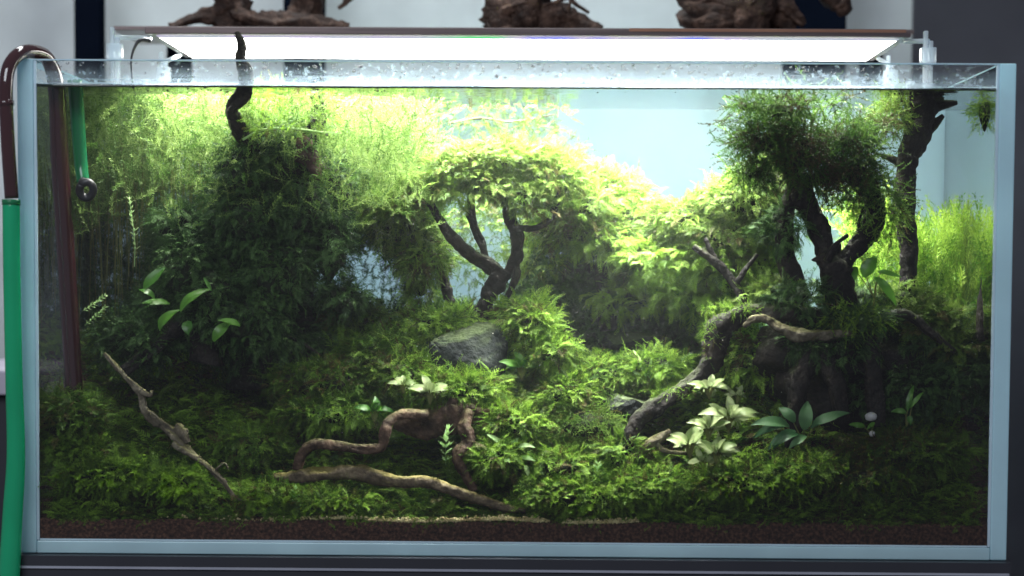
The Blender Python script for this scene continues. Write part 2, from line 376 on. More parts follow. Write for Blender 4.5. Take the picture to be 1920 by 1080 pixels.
def stem_proto(rs, whorls=9, ll=0.16, k=3, leaf=0.3):
    V = []; F = []; ph = rs.uniform(0,6)
    def curve(t): return np.array([t, 0.05*math.sin(3*t+ph), 0.05*math.cos(2.5*t+ph)])
    for i in range(3):
        a, b = curve(i/3), curve((i+1)/3); o = len(V)
        V += [a+[0,-0.007,0], a+[0,0.007,0], b+[0,0.007,0], b+[0,-0.007,0]]; F += [(o,o+1,o+2),(o,o+2,o+3)]
    for i in range(whorls):
        t = 0.12+0.88*i/(whorls-1); c = curve(t); a0 = rs.uniform(0,6)
        for q in range(k):
            a = a0+2*PI*q/k; l = ll*rs.uniform(0.8,1.1)*(0.6+0.5*math.sin(PI*min(1,t*0.9)))
            d = np.array([0.55+0.6*t, math.cos(a), math.sin(a)]); d /= np.linalg.norm(d)
            s = np.cross(d, [1,0,0]); s /= np.linalg.norm(s)+1e-6; h = l*leaf*0.5
            o = len(V); V += [c, c+d*l*0.5+s*h, c+d*l, c+d*l*0.5-s*h]; F += [(o,o+1,o+2),(o,o+2,o+3)]
    return np.array(V), np.array(F)
rs = random.Random(3)
FERN = [fern_proto(rs, rs.choice((10,13,15)), rs.uniform(0.20,0.42), rs.uniform(0.1,0.55)) for _ in range(8)]
FUZZ = [fuzz_proto(rs) for _ in range(5)]
STEM = [stem_proto(rs, 9) for _ in range(5)]
LONG = [stem_proto(rs, 14, 0.06, 2) for _ in range(4)]
def basis(D, up, R):
    D = D/np.linalg.norm(D, axis=1, keepdims=True)
    Nn = up + R
    Z = Nn-(Nn*D).sum(1, keepdims=True)*D; Z /= np.linalg.norm(Z, axis=1, keepdims=True)+1e-9
    Y = np.cross(Z, D); return np.stack([D, Y, Z], axis=2)
def fronds(P, D, S, protos, rng, upj=0.5, tint=None, up=(0,0,1)):
    """one merged mesh: a frond at each point P along direction D with length S"""
    n = len(P); B = basis(D, np.array(up, float)[None,:], rng.normal(0, upj, (n,3)))
    T = rng.random(n) if tint is None else np.clip(tint+rng.normal(0,0.16,n), 0, 1)
    which = rng.integers(0, len(protos), n); VV = []; FF = []; TT = []; off = 0
    for k, (V, F) in enumerate(protos):
        I = np.where(which == k)[0]
        if not len(I): continue
        W = np.einsum('nij,vj->nvi', B[I], V)*S[I][:,None,None]+P[I][:,None,:]
        VV.append(W.reshape(-1,3)); FF.append((F[None]+(np.arange(len(I))*len(V))[:,None,None]+off).reshape(-1,3))
        TT.append(np.repeat(T[I], len(V))); off += len(I)*len(V)
    return np.concatenate(VV), np.concatenate(FF), np.concatenate(TT)
def pixel_ell(e):
    px,py,y,rx,rz,ry = e; c = pt(px,py,y); k = mpp(y)
    return (c.x,c.y,c.z,rx*k,ry,rz*k)
def blob_points(ells, n, rng, shell=(0.72,1.08), cutz=None):
    E = np.array(ells); A = (E[:,3]*E[:,5]+E[:,3]*E[:,4]+E[:,4]*E[:,5]); A = A/A.sum()
    P = []; Nn = []
    cnt = 0
    while cnt < n:
        k = rng.choice(len(E), n, p=A); v = rng.normal(0,1,(n,3)); v /= np.linalg.norm(v,axis=1,keepdims=True)
        lump = np.array([noise.noise(Vector(q)*2.3) for q in (v+E[k][:,:3]*6)])
        r = rng.uniform(*shell, n)*(1+0.30*lump)
        q = E[k][:,:3]+v*E[k][:,3:]*r[:,None]
        ins = np.zeros(n, bool)
        for j in range(len(E)):
            d = (((q-E[j,:3])/E[j,3:])**2).sum(1); ins |= (d < 0.55) & (k != j)
        # the underside carries less moss
        keep = ~ins & (rng.random(n) < np.where(v[:,2] < -0.2, 0.45, 1.0))
        P.append(q[keep]); nn = v/E[k][:,3:]; nn /= np.linalg.norm(nn,axis=1,keepdims=True); Nn.append(nn[keep]); cnt += keep.sum()
    return np.concatenate(P)[:n], np.concatenate(Nn)[:n]
def moss_mass(name, ells, n, size, m, parent=None, seed=1, protos=None, droop=0.5, core=0.62, spread=0.6, tint=None):
    rng = np.random.default_rng(seed); E = [pixel_ell(e) for e in ells]
    P, Nn = blob_points(E, n, rng)
    D = Nn*np.array([1,1,0.6])+rng.normal(0,spread,(n,3))+np.array([0,-0.15,-droop*0.5]); S = size*rng.uniform(0.6,1.25,n)
    V, F, T = fronds(P, D, S, protos or FERN+FUZZ+FUZZ[:3], rng, 0.45, tint)
    o = mesh(name, V, F, m, parent, smooth=False, tint=T)
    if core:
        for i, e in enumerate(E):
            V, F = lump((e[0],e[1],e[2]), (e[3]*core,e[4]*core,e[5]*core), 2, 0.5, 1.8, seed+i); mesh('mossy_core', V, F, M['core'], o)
    return o

# ================================================================== THE ROOM
HW, H, DP = 0.6, 0.598, 0.40
BOT, TOPW = 0.016, 0.5675
o = box('wall', (-1.3,1.0,-0.4), (0.62,1.04,1.6), M['wall']); tag(o, kind='structure')
o = box('wall', (0.62,0.98,-0.4), (1.6,1.04,1.6), M['wall_shaded']); tag(o, kind='structure')  # right end of the wall, its shading put into a darker colour
c = pt(0,1047,0)
def postbox(px0, px1, y, label, top=1.6):
    a = pt(px0,0,y).x; b = pt(px1,0,y).x
    o = box('upright_post', (a,y,-0.4), (b,y+0.05,top), M['post'], bev=0.003); tag(o, label, 'post', 'dark uprights behind the tank')
postbox(138,187,0.85, 'dark upright post behind the left end of the tank, leftmost of three')
postbox(531,606,0.85, 'dark upright post behind the left driftwood stump, middle of three')
postbox(1473,1588,0.85, 'widest dark upright post, behind the right driftwood stump')
sh = thing('wood_shelf', 'thin dark shelf behind the lamp that carries three driftwood stumps', 'shelf', (0,0.5,pt(900,56,0.5).z))
zz = pt(960,52,0.5).z
box('shelf_board', (pt(212,0,0.5).x,0.50,zz-0.006), (pt(1715,0,0.5).x,0.72,zz), M['alu'], sh, 0.001)
for px in (330,1640):
    x = pt(px,0,0.75).x; box('bracket', (x-0.01,0.722,zz-0.09), (x+0.01,0.85,zz-0.008), M['post'], sh)
# cabinet below
zc = pt(960,1047,-0.02).z
cb = thing('tank_cabinet', 'dark cabinet under the glass tank with a thin pale edge line', 'cabinet', (0,0.2,-0.5))
box('cabinet_top', (-0.64,-0.02,-0.0135), (0.603,0.52,-0.001), M['cabinet'], cb)
box('edge_trim', (-0.598,-0.021,-0.0165), (0.60,0.5,-0.0136), M['trim'], cb)
box('cabinet_body', (-0.64,-0.018,-0.75), (0.603,0.52,-0.0167), M['cabinet'], cb, 0.002)
for x in (-0.2,0.2): box('cabinet_door', (x-0.198,-0.026,-0.73), (x+0.198,-0.0181,-0.04), M['cabinet'], cb, 0.002)
# left side: pale shelf and dark unit under it
o = thing('side_cabinet', 'dark cabinet with a pale top standing left of the tank', 'cabinet', (-0.9,0.4,0))
box('cabinet_body', (-1.2,0.42,-0.4), (-0.655,0.8,pt(10,742,0.42).z), M['cabinet'], o, 0.003)
box('cabinet_top', (-1.2,0.40,pt(10,741,0.4).z), (-0.65,0.8,pt(10,694,0.4).z), M['white'], o, 0.003)

# ================================================================== THE TANK
tk = thing('glass_aquarium', 'rimless planted glass aquarium with pale aqua glass edges', 'aquarium', (0,0,0))
T = 0.0195
# side edges seen frontally are solid aqua glass; the sheets behind them are clear
def quad(name, V, m, parent): return mesh(name, V, [(0,1,2,3)], m, parent, smooth=False)
for s, nm in ((-1,'side_edge'), (1,'side_edge')):
    x0, x1 = sorted((s*HW, s*(HW-T)))
    box(nm, (x0,0,0), (x1,0.012,H), M['edge'], tk, 0.0015)
box('bottom_pane', (-HW+T+0.0005,0.0,0.0), (HW-T-0.0005,DP,BOT-0.001), M['edge'], tk, 0.001)
for s in (-1,1):
    x0, x1 = sorted((s*(HW-T-0.0003), s*(HW-T-0.0035)))
    box('silicone_seam', (x0,0.0015,BOT), (x1,0.006,H-0.002), M['seam'], tk)
box('silicone_seam', (-HW+T+0.004,0.0015,BOT-0.0005), (HW-T-0.004,0.006,BOT+0.0015), M['seam'], tk)
XI = HW-T
quad('front_pane', [(-XI,0.003,BOT),(XI,0.003,BOT),(XI,0.003,TOPW),(-XI,0.003,TOPW)], M['glass'], tk)
quad('front_pane', [(-XI,0.003,TOPW),(XI,0.003,TOPW),(XI,0.003,H-0.0012),(-XI,0.003,H-0.0012)], M['wet'], tk)
box('front_rim', (-XI,0.001,H-0.0012), (XI,0.012,H), M['seam'], tk)
for s in (-1,1):
    x = s*XI
    quad('side_pane', [(x,0.012,BOT),(x,DP,BOT),(x,DP,TOPW),(x,0.012,TOPW)], M['side_glass'], tk)
    quad('side_pane', [(x,0.012,TOPW),(x,DP,TOPW),(x,DP,H),(x,0.012,H)], M['side_dry'], tk)
    x0, x1 = sorted((x, s*HW)); box('side_rim', (x0,0.0125,H-0.002), (x1,DP,H), M['edge'], tk)
    x0, x1 = sorted((x, s*(XI-0.0015))); box('pane_edge', (x0,DP-0.003,TOPW+0.001), (x1,DP-0.001,H), M['seam'], tk)
box('back_pane', (-XI,DP,BOT), (XI,DP+0.002,H), M['glass'], tk)
box('back_rim', (-XI,DP-0.0005,H), (XI,DP+0.0025,H+0.0016), M['seam'], tk)
box('frosted_film', (-XI,DP+0.003,BOT), (XI,DP+0.005,H-0.010), M['film'], tk)
# water
rngw = np.random.default_rng(2)
nx, ny = 60, 20; V = []; F = []
for j in range(ny+1):
    for i in range(nx+1):
        x = -XI+2*XI*i/nx; y = 0.0035+(DP-0.0006)*j/ny
        V.append((x, y, TOPW+0.0004*noise.noise(Vector((x*14,y*14,0)))))
for j in range(ny):
    for i in range(nx):
        a = j*(nx+1)+i; F.append((a,a+1,a+nx+2,a+nx+1))
wt = mesh('water', V, F, M['water']); tag(wt, kind='structure')
V, F = tube([(-XI+0.001,0.0052,TOPW-0.0004),(0,0.0052,TOPW-0.0008),(XI-0.001,0.0052,TOPW-0.0004)], [0.0016,0.0012,0.0016], 8, 12, 0.5, 30)
mesh('meniscus', V, F, M['meniscus'], wt)
m, N, L = mat('cloudy_water'); out = nd(N, 'ShaderNodeOutputMaterial'); pv = nd(N, 'ShaderNodeVolumePrincipled')
pv.inputs['Color'].default_value = (0.86,0.95,0.90,1); pv.inputs['Density'].default_value = 0.062; pv.inputs['Anisotropy'].default_value = 0.2
L.new(pv.outputs[0], out.inputs['Volume'])
tag(box('water_haze', (-XI+0.001,0.0036,BOT+0.0002), (XI-0.001,DP-0.001,TOPW-0.001), m), 'faint cloudiness of the tank water lit by the lamp', 'water', kind='stuff')
# droplets on the dry glass and floating bubbles
parts = []
for k in range(420):
    x = rngw.uniform(-XI+0.03, XI-0.01)
    if x < -0.25 and rngw.random() < 0.6: continue
    z = H-0.003-abs(rngw.normal(0,0.009)); r = rngw.uniform(0.0005,0.0016)
    if z < TOPW+0.003: continue
    v, f = ICO[2]; parts.append(([Vector((p.x*r*1.3+x, p.y*r*0.5+0.0045, p.z*r+z)) for p in v], f))
V, F = join(*parts); tag(mesh('water_droplets', V, F, M['drop']), 'small water droplets clinging to the inside of the front glass', 'droplets', kind='stuff')
parts = []
for k in range(46):
    a = rngw.uniform(0,1); cx = rngw.choice([1180,1420,1700,1730,400,700])+rngw.normal(0,45)
    p = pt(cx, 168, rngw.uniform(0.01,0.10)); r = rngw.uniform(0.0008,0.002); v, f = ICO[2]
    parts.append(([Vector((q.x*r+p.x, q.y*r+p.y, q.z*r+TOPW+r*0.4)) for q in v], f))
V, F = join(*parts); tag(mesh('floating_bubbles', V, F, M['drop']), 'tiny air bubbles floating along the waterline', 'bubbles', kind='stuff')

# ------------------------------------------------------------------ lamp
zl = pt(960,67,0.04).z
lx0, lx1 = pt(272,0,0.04).x, pt(1708,0,0.04).x
lp = thing('aquarium_lamp', 'long flat light fixture glowing white above the tank', 'lamp', (0,0.2,zl))
box('housing', (lx0,0.035,zl), (lx1,0.375,zl+0.0085), M['alu'], lp, 0.0012)
box('copper_reflection', (pt(1180,0,0.034).x,0.0335,zl+0.0052), (lx1-0.006,0.0348,zl+0.0088), M['copper_sheen'], lp)  # orange reflection on the housing edge, painted as a coloured strip
quad('led_strip', [(lx0+0.012,0.042,zl-0.0012),(lx1-0.012,0.042,zl-0.0012),(lx1-0.012,0.074,zl-0.0012),(lx0+0.012,0.074,zl-0.0012)], M['rgb'], lp)
quad('light_panel', [(lx0+0.012,0.0745,zl-0.0012),(lx0+0.012,0.362,zl-0.0012),(lx1-0.012,0.362,zl-0.0012),(lx1-0.012,0.0745,zl-0.0012)], M['panel'], lp)
for s, xs in ((-1,(215,306)), (1,(1742,1672))):
    for px, y in zip(xs, (0.02,0.36)):
        x = pt(px,0,y).x; z1 = zl+0.006
        box('support_post', (x-0.0055,y-0.004,TOPW+0.003), (x-0.0008,y+0.006,z1), M['acrylic'], lp, 0.0008)
        box('support_post', (x+0.0008,y-0.004,TOPW+0.003), (x+0.0055,y+0.006,H+0.028), M['acrylic'], lp, 0.0008)
        box('foot_clip', (x-0.009,y-0.008,H+0.0005), (x+0.009,y+0.010,H+0.020), M['acrylic'], lp, 0.001)
    x = pt(xs[0],0,0.02).x; xe = lx0 if s < 0 else lx1
    V, F = tube([(x,0.02,H+0.028),(xe-0.004*s,0.06,zl-0.003)], [0.003]*2, 6, 3); mesh('support_arm', V, F, M['acrylic'], lp)
    x = pt(xs[1],0,0.36).x
    V, F = tube([(x,0.36,H+0.026),(xe-0.004*s,0.30,zl-0.003)], [0.003]*2, 6, 3); mesh('support_arm', V, F, M['acrylic'], lp)
V, F = tube([pt(282,77,0.03),pt(262,76,0.02),pt(250,95,0.016),pt(246,120,0.016),pt(250,166,0.02)], [0.0022,0.0024,0.0016,0.0013,0.0012], 8, 6)
mesh('power_cable', V, F, M['cable'], lp)

# ------------------------------------------------------------------ pipes at the left
ip = thing('intake_pipe', 'maroon glass pipe hooked over the left rim and reaching deep into the water', 'pipe', pt(120,600,0.05))
V, F = tube([pt(22,372,-0.03),pt(14,250,-0.03),pt(12,150,-0.028),pt(28,108,-0.015),pt(58,96,0.01),pt(90,112,0.04),pt(106,170,0.05),pt(112,300,0.05),pt(122,450,0.05),pt(141,760,0.058)],
            [0.0085]*5+[0.0088]+[0.0105,0.0112,0.0112,0.0108], 16, 8)
mesh('pipe_tube', V, F, M['amber'], ip)
V, F = tube([pt(10,188,-0.029),pt(10,198,-0.029)], [0.0105,0.0105], 16, 2); mesh('joint_ring', V, F, M['amber'], ip)
hs = thing('green_hose', 'bright green hose running down outside the left edge of the tank', 'hose', pt(20,1000,-0.03))
V, F = tube([pt(21,376,-0.03),pt(22,500,-0.03),pt(26,700,-0.03),pt(30,850,-0.03),pt(24,960,-0.03),pt(16,1100,-0.03)], [0.0105,0.0104,0.0104,0.0112,0.0122,0.013], 18, 6)
mesh('hose_tube', V, F, M['green_hose'], hs)
V, F = tube([pt(21,374,-0.03),pt(21,384,-0.03)], [0.0112]*2, 18, 2); mesh('hose_end', V, F, M['green_pipe'], hs)
op = thing('outflow_pipe', 'green glass outflow pipe ending in a curled lip at the left', 'pipe', pt(160,360,0.07))
V, F = tube([pt(140,150,0.07),pt(144,200,0.07),pt(148,260,0.07),pt(152,310,0.07),pt(156,340,0.065)], [0.0092,0.0090,0.0088,0.0085,0.008], 16, 6); mesh('pipe_tube', V, F, M['green_pipe'], op)
V, F = tube([pt(156,338,0.062)]+[pt(162+13*math.cos(a),356+15*math.sin(a),0.055+0.004*math.sin(a)) for a in np.linspace(-2.2,3.9,9)], [0.005]*10, 10, 3); mesh('curled_lip', V, F, M['cable'], op)
sc_ = thing('suction_cup', 'small pale suction cup on the glass beside the maroon pipe', 'suction cup', pt(66,370,0.01))
V, F = lump(pt(66,368,0.012), (0.0035,0.006,0.008), 2, 0.05); mesh('cup', V, F, M['acrylic'], sc_)
V, F = lump(pt(64,380,0.008), (0.0015,0.002,0.0018), 2, 0.02); mesh('cup_knob', V, F, M['acrylic'], sc_)

# ------------------------------------------------------------------ driftwood on the shelf above
d = thing('driftwood_stump', 'brown driftwood stump with long spreading roots on the shelf, leftmost of three', 'driftwood', pt(450,50,0.6), 'driftwood stumps on the shelf')
y = 0.6
for pp in ([(455,58,y,34),(440,30,y,32),(430,-10,y,36),(425,-80,y,42)], [(425,35,y,22),(400,28,y-.01,14),(362,35,y-.02,10),(318,50,y-.03,7)],
           [(470,40,y,20),(510,42,y,14),(560,40,y-.01,15),(610,44,y-.01,12),(655,50,y-.01,5)], [(560,50,y+.01,30),(575,20,y+.01,24),(585,-40,y+.01,30)], [(440,20,y-.03,14),(470,38,y-.04,9),(520,46,y-.04,6)], [(588,-30,y+.01,10),(630,-48,y,8),(668,-26,y,7),(650,4,y,5),(634,16,y,2)]):
    V, F = branch(pp, 0.5); mesh('root', V, F, M['wood_dry'], d)
d = thing('driftwood_stump', 'reddish driftwood stump sloping low to the right on the shelf, middle one', 'driftwood', pt(990,50,0.6), 'driftwood stumps on the shelf')
for pp in ([(940,60,y,50),(950,30,y,44),(985,0,y,44),(990,-60,y,50)], [(960,35,y-.01,34),(1030,32,y-.01,28),(1080,42,y-.01,22),(1130,56,y-.01,8)], [(925,50,y-.02,18),(945,22,y-.03,10),(985,5,y-.03,8),(1010,-10,y-.03,6)],
           [(985,8,y-.03,5),(1010,14,y-.03,4),(1035,6,y-.03,3.5),(1065,-4,y-.03,3)], [(1000,-40,y-.01,9),(1045,-34,y-.03,7),(1070,-6,y-.03,5),(1078,6,y-.03,4),(1105,24,y-.03,3)], [(1070,0,y-.03,3),(1066,24,y-.03,2)]):
    V, F = branch(pp, 0.45); mesh('root', V, F, M['wood_dry'], d)
d = thing('driftwood_stump', 'broad dark driftwood stump on the shelf, rightmost of three', 'driftwood', pt(1380,50,0.6), 'driftwood stumps on the shelf')
for pp in ([(1375,64,y,88),(1370,20,y,78),(1380,-50,y,80)], [(1320,58,y-.03,30),(1330,20,y-.03,26),(1335,-30,y-.03,26)], [(1400,60,y-.05,34),(1410,20,y-.05,30),(1420,-40,y-.05,26)],
           [(1430,-4,y-.03,18),(1470,14,y-.03,15),(1508,48,y-.03,6)], [(1440,30,y-.02,22),(1462,42,y-.02,16),(1490,56,y-.02,10)], [(1420,-46,y,24),(1500,-50,y+.01,20),(1560,-10,y+.01,16),(1578,12,y+.01,14),(1582,30,y+.01,6)]):
    V, F = branch(pp, 0.5); mesh('root', V, F, M['wood_dry'], d)

# ================================================================== SUBSTRATE
def G(x, y, cx, cy, sx, sy, h): return h*np.exp(-((x-cx)/sx)**2-((y-cy)/sy)**2)
def gx(px): return (px-1020)/1480.0
def height(x, y):
    z = 0.041+0.53*np.clip(y-0.03,0,1)
    z = z + G(x,y,gx(250),0.32,0.20,0.12,0.05) + G(x,y,gx(1560),0.20,0.13,0.10,0.06) + G(x,y,gx(1800),0.28,0.15,0.12,0.06)
    z = z + G(x,y,gx(1080),0.22,0.07,0.06,-0.018)
    hk = np.sin(x*63+2.1*np.sin(y*41))*np.sin(y*71+1.7*np.sin(x*37+1))+0.6*np.sin(x*113+y*60)*np.sin(y*127-x*40+2)
    z = z + 0.0075*hk*np.clip((y-0.01)*10,0,1)
    z = z + 0.010*np.sin(x*17+y*9)*np.clip(y*8,0,1)+0.006*np.sin(x*41+1)*np.cos(y*37)*np.clip(y*8,0,1)
    return z
nx, ny = 240, 80; xs = np.linspace(-XI+0.0005, XI-0.0005, nx+1); ys = 0.0045+(DP-0.005)*np.linspace(0,1,ny+1)**1.2
X, Y = np.meshgrid(xs, ys); Z = height(X, Y)+rngw.normal(0,0.0009,X.shape)
Z[0] = 0.0400+0.0016*np.sin(xs*31+2)+0.0012*np.sin(xs*73)+rngw.normal(0,0.0005,nx+1)
V = np.stack([X,Y,Z],-1).reshape(-1,3)
F = [(j*(nx+1)+i, j*(nx+1)+i+1, (j+1)*(nx+1)+i+1, (j+1)*(nx+1)+i) for j in range(ny) for i in range(nx)]
base = len(V); rows = 7; extra = []
for r in range(1, rows+1):
    t = r/rows
    for i, x in enumerate(xs): extra.append((x, 0.0045+rngw.uniform(-0.0004,0.0006), Z[0,i]*(1-t)+(BOT+0.0006)*t))
V = np.concatenate([V, np.array(extra)])
for r in range(rows):
    for i in range(nx):
        a = (i if r == 0 else base+(r-1)*(nx+1)+i); b = base+r*(nx+1)+i; F.append((b, b+1, a+1, a))
V[:,0] *= 1+0.0008/XI
tag(mesh('soil', V, F, M['soil'], smooth=False), kind='structure')
# grains of soil and pale sand against the glass
def grains(name, n, zf, xf, rr, m, label, cat):
    parts = []
    v, f = ICO[1]
    V = np.array(v); Fa = np.array(f); k = len(V); VV = []; FF = []
    for i in range(n):
        x = xf(); z = zf(x); r = rngw.uniform(*rr); s = rngw.uniform(0.7,1.3,3)
        VV.append(V*s*r+np.array([x, 0.0052+rngw.uniform(-0.0004,0.002), z])); FF.append(Fa+i*k)
    tag(mesh(name, np.concatenate(VV), np.concatenate(FF), m, smooth=False), label, cat, kind='stuff')
grains('soil_grains', 5200, lambda x: rngw.uniform(BOT+0.002,0.0405), lambda: rngw.uniform(-XI+0.004,XI-0.004), (0.0005,0.0013), M['soil'], 'dark brown soil granules pressed against the bottom of the front glass', 'soil grains')
def sandx():
    while True:
        x = rngw.normal(gx(1040),0.15)
        if gx(380) < x < gx(1260) and rngw.random() < 0.35+0.9*noise.noise(Vector((x*28,4,0))): return x
grains('sand_grains', 2400, lambda x: 0.0425+0.0016*math.sin(x*31+2)+abs(rngw.normal(0,0.0020))-0.001*rngw.random(), sandx, (0.0005,0.0016), M['sand'], 'line of pale yellow sand grains on top of the soil at the front glass', 'sand grains')

# ================================================================== MOSS GROUND COVER
def ground_moss(name, n, region, size, m, seed, protos, label, cat, lift=0.004, droop=0.15, dens=None, tint=None):
    rng = np.random.default_rng(seed); P = np.zeros((0,3))
    while len(P) < n:
        x = rng.uniform(-XI+0.012, XI-0.012, n*2); y = rng.uniform(region[2], region[3], n*2)
        ok = (x > region[0]) & (x < region[1])
        if dens is not None: ok &= rng.random(n*2) < dens(x, y)
        x, y = x[ok], y[ok]
        nz = np.array([noise.noise(Vector((a*22,b*22,seed))) for a, b in zip(x,y)])
        z = height(x,y)+lift+np.clip(nz,-0.2,1)*0.016*np.clip(y*12,0.15,1)+rng.uniform(-0.002,0.010,len(x))*np.clip(y*14,0.3,1)
        P = np.concatenate([P, np.stack([x,y,z],1)])
    P = P[:n]; a = rng.uniform(0,2*PI,n)
    D = np.stack([np.cos(a), np.sin(a)-0.45, rng.normal(0.42,0.40,n)-droop],1); S = size*rng.uniform(0.55,1.3,n)
    S *= np.clip(0.55+P[:,1]*6,0.5,1)
    V, F, T = fronds(P, D, S, protos, rng, 0.4, tint)
    V[:,1] = np.maximum(V[:,1], 0.0045)
    tag(mesh(name, V, F, m, smooth=False, tint=T), label, cat, kind='stuff')
ground_moss('moss_carpet', 27000, (-1,1,0.016,0.375), 0.027, M['moss'], 11, FERN+FUZZ, 'feathery green moss carpet covering the whole sloping bed', 'moss')
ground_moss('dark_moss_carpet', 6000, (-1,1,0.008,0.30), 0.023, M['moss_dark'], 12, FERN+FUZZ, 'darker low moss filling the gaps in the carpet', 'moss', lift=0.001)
ground_moss('fine_moss', 6500, (gx(930),gx(1330),0.02,0.30), 0.020, M['moss_yellow'], 13, FUZZ, 'fine fuzzy bright moss on the slope in the middle of the bed', 'moss', lift=0.008,
            dens=lambda x,y: np.exp(-((x-gx(1110)-0.1*(0.2-y))/0.075)**2))

ground_moss('moss_sprays', 1500, (-1,1,0.014,0.33), 0.036, M['moss'], 14, FERN, 'longer bright moss sprays standing out of the carpet', 'moss', lift=0.012, droop=-0.1, tint=0.75)
VV = []
for k in range(150):
    p = pt(rngw.uniform(80,1850), rngw.uniform(190,960), rngw.uniform(0.008,0.10)); q = rngw.uniform(0.0002,0.0006); v, f = ICO[1]
    VV.append(([Vector((a.x*q+p.x, a.y*q+p.y, a.z*q+p.z)) for a in v], f))
V, F = join(*VV); tag(mesh('drifting_specks', V, F, solid('pale_speck', (0.6,0.62,0.5), 0.6)), 'tiny pale specks drifting in the tank water', 'specks', kind='stuff')

ground_moss('edge_moss', 1500, (-1,1,0.006,0.020), 0.026, M['moss'], 15, FERN+FUZZ, 'moss fronds trailing over the front edge of the soil', 'moss', lift=0.001, droop=0.55,
            dens=lambda x,y: 0.12+np.clip(np.sin(x*33)+np.sin(x*71+2)+0.4*np.sin(x*150),0,1))

# ================================================================== STONES
def stone(label, c, r, seed, rot=0):
    V, F = rock(c, r, seed, 14, rot); o = mesh('stone', V, F, M['rock'], smooth=False); return tag(o, label, 'stone', 'grey stones on the bed')
k = mpp(0.15)
def hull_stone(label, pts, seed, amp=0.0016):
    import bmesh
    bm = bmesh.new()
    for p in pts: bm.verts.new(p)
    g = bmesh.ops.convex_hull(bm, input=bm.verts)
    bmesh.ops.delete(bm, geom=[v for v in g['geom_interior'] if isinstance(v, bmesh.types.BMVert)], context='VERTS')
    bmesh.ops.bevel(bm, geom=bm.edges[:], offset=0.003, segments=2, affect='EDGES', clamp_overlap=True)
    bmesh.ops.triangulate(bm, faces=bm.faces[:])
    bmesh.ops.subdivide_edges(bm, edges=bm.edges[:], cuts=5, use_grid_fill=True)
    for _ in range(14): bmesh.ops.smooth_vert(bm, verts=bm.verts, factor=0.5, use_axis_x=True, use_axis_y=True, use_axis_z=True)
    for v in bm.verts:
        v.co += Vector((noise.noise(v.co*60+Vector((seed,0,0))), noise.noise(v.co*60+Vector((0,seed,0))), noise.noise(v.co*60+Vector((0,0,seed)))))*amp*1.6 + Vector((0,0,1))*noise.noise(v.co*190)*amp*0.6
    for f in bm.faces: f.smooth = True
    me = bpy.data.meshes.new('stone'); bm.to_mesh(me); bm.free(); me.materials.append(M['rock'])
    o = bpy.data.objects.new('stone', me); C.objects.link(o); return tag(o, label, 'stone', 'grey stones on the bed')
hull_stone('big slanting grey stone under the middle moss tree', [pt(798,640,0.125),pt(815,710,0.12),pt(880,606,0.15),pt(905,597,0.17),pt(938,598,0.16),pt(952,640,0.13),pt(948,705,0.12),pt(850,622,0.15),pt(840,700,0.20),pt(945,700,0.20),pt(930,612,0.13),pt(900,690,0.10),pt(870,640,0.115)], 3)
stone('flat grey stone half buried beside the foot of the arched root', pt(1172,768,0.12), (66*k,0.035,34*k), 8, 0.10)
stone('small dark stone at the far side, right of the middle tree', pt(1052,632,0.24), (46*k,0.03,34*k), 12, 0.2)
stone('low grey stone behind the big slanting stone, to its left', pt(742,650,0.19), (44*k,0.03,24*k), 15, -0.3)
stone('small bluish stone low on the left slope', pt(190,842,0.06), (22*k,0.015,18*k), 21, 0.4)
stone('rough low stone at the far edge of the bright slope', pt(1180,640,0.27), (70*k,0.03,16*k), 24, 0)

# ================================================================== WOOD IN THE TANK
def wood(name, label, loc, paths, m, cat='driftwood', part='branch', knob=0.35):
    t = thing(name, label, cat, loc)
    for pp in paths:
        V, F = branch(pp, knob); mesh(part, V, F, m, t)
    return t
# middle moss tree
mt = thing('moss_tree', 'small driftwood tree with a flat bright moss crown, in the middle', 'moss tree', pt(905,590,0.17))
Y = 0.17
V, F = join(branch([(902,612,Y,19.3),(908,585,Y,16.8),(915,560,Y,15.1),(930,530,Y,18.5),(945,505,Y,16.8)], 0.35), branch([(900,605,Y,10.1),(888,618,Y-.01,7.6),(872,626,Y-.01,4.2)]), branch([(950,560,Y-.004,5.0),(966,520,Y-.004,6.7),(965,490,Y,7.6)]))
mesh('trunk', V, F, M['wood_dark'], mt)
for pp in ([(940,515,Y,14.3),(915,497,Y,12.6),(885,480,Y,11.8),(860,458,Y,10.9),(835,428,Y,8.4),(815,395,Y,6.7),(790,360,Y,5.0)], [(912,492,Y,5.9),(905,460,Y+.01,7.6),(890,430,Y+.01,7.6),(882,395,Y+.01,7.6),(885,350,Y,5.9),(870,310,Y,4.2)],
           [(950,515,Y,11.8),(968,480,Y,13.4),(966,440,Y,11.8),(954,405,Y,10.1),(955,365,Y,8.4),(945,320,Y,5.9)], [(954,385,Y,6.7),(925,370,Y-.01,5.0),(905,340,Y-.01,3.4)],
           [(962,428,Y-.01,5.9),(1000,428,Y-.02,5.0),(1028,415,Y-.02,5.0),(1042,388,Y-.02,5.9),(1045,360,Y-.02,3.4)], [(884,400,Y,3.4),(868,390,Y,2.5),(858,372,Y,1.7)], [(975,470,Y-.01,2.5),(982,445,Y-.01,2.1),(975,425,Y-.01,1.7)]):
    V, F = branch(pp, 0.35); mesh('branch', V, F, M['wood_dark'], mt)
moss_mass('crown', [(945,300,Y,95,26,0.05),(860,318,Y-.01,55,26,0.045),(800,352,Y,55,20,0.04),(730,378,Y-.015,50,13,0.03),(705,392,Y-.01,26,8,.02),(1030,340,Y,62,42,0.045),(1100,385,Y+.01,50,26,0.035),(915,345,Y-.03,40,30,0.02),(985,370,Y-.03,36,26,.02)], 5000, 0.0185, M['moss_yellow'], mt, 21, FERN+FUZZ, droop=0.6, spread=0.8)
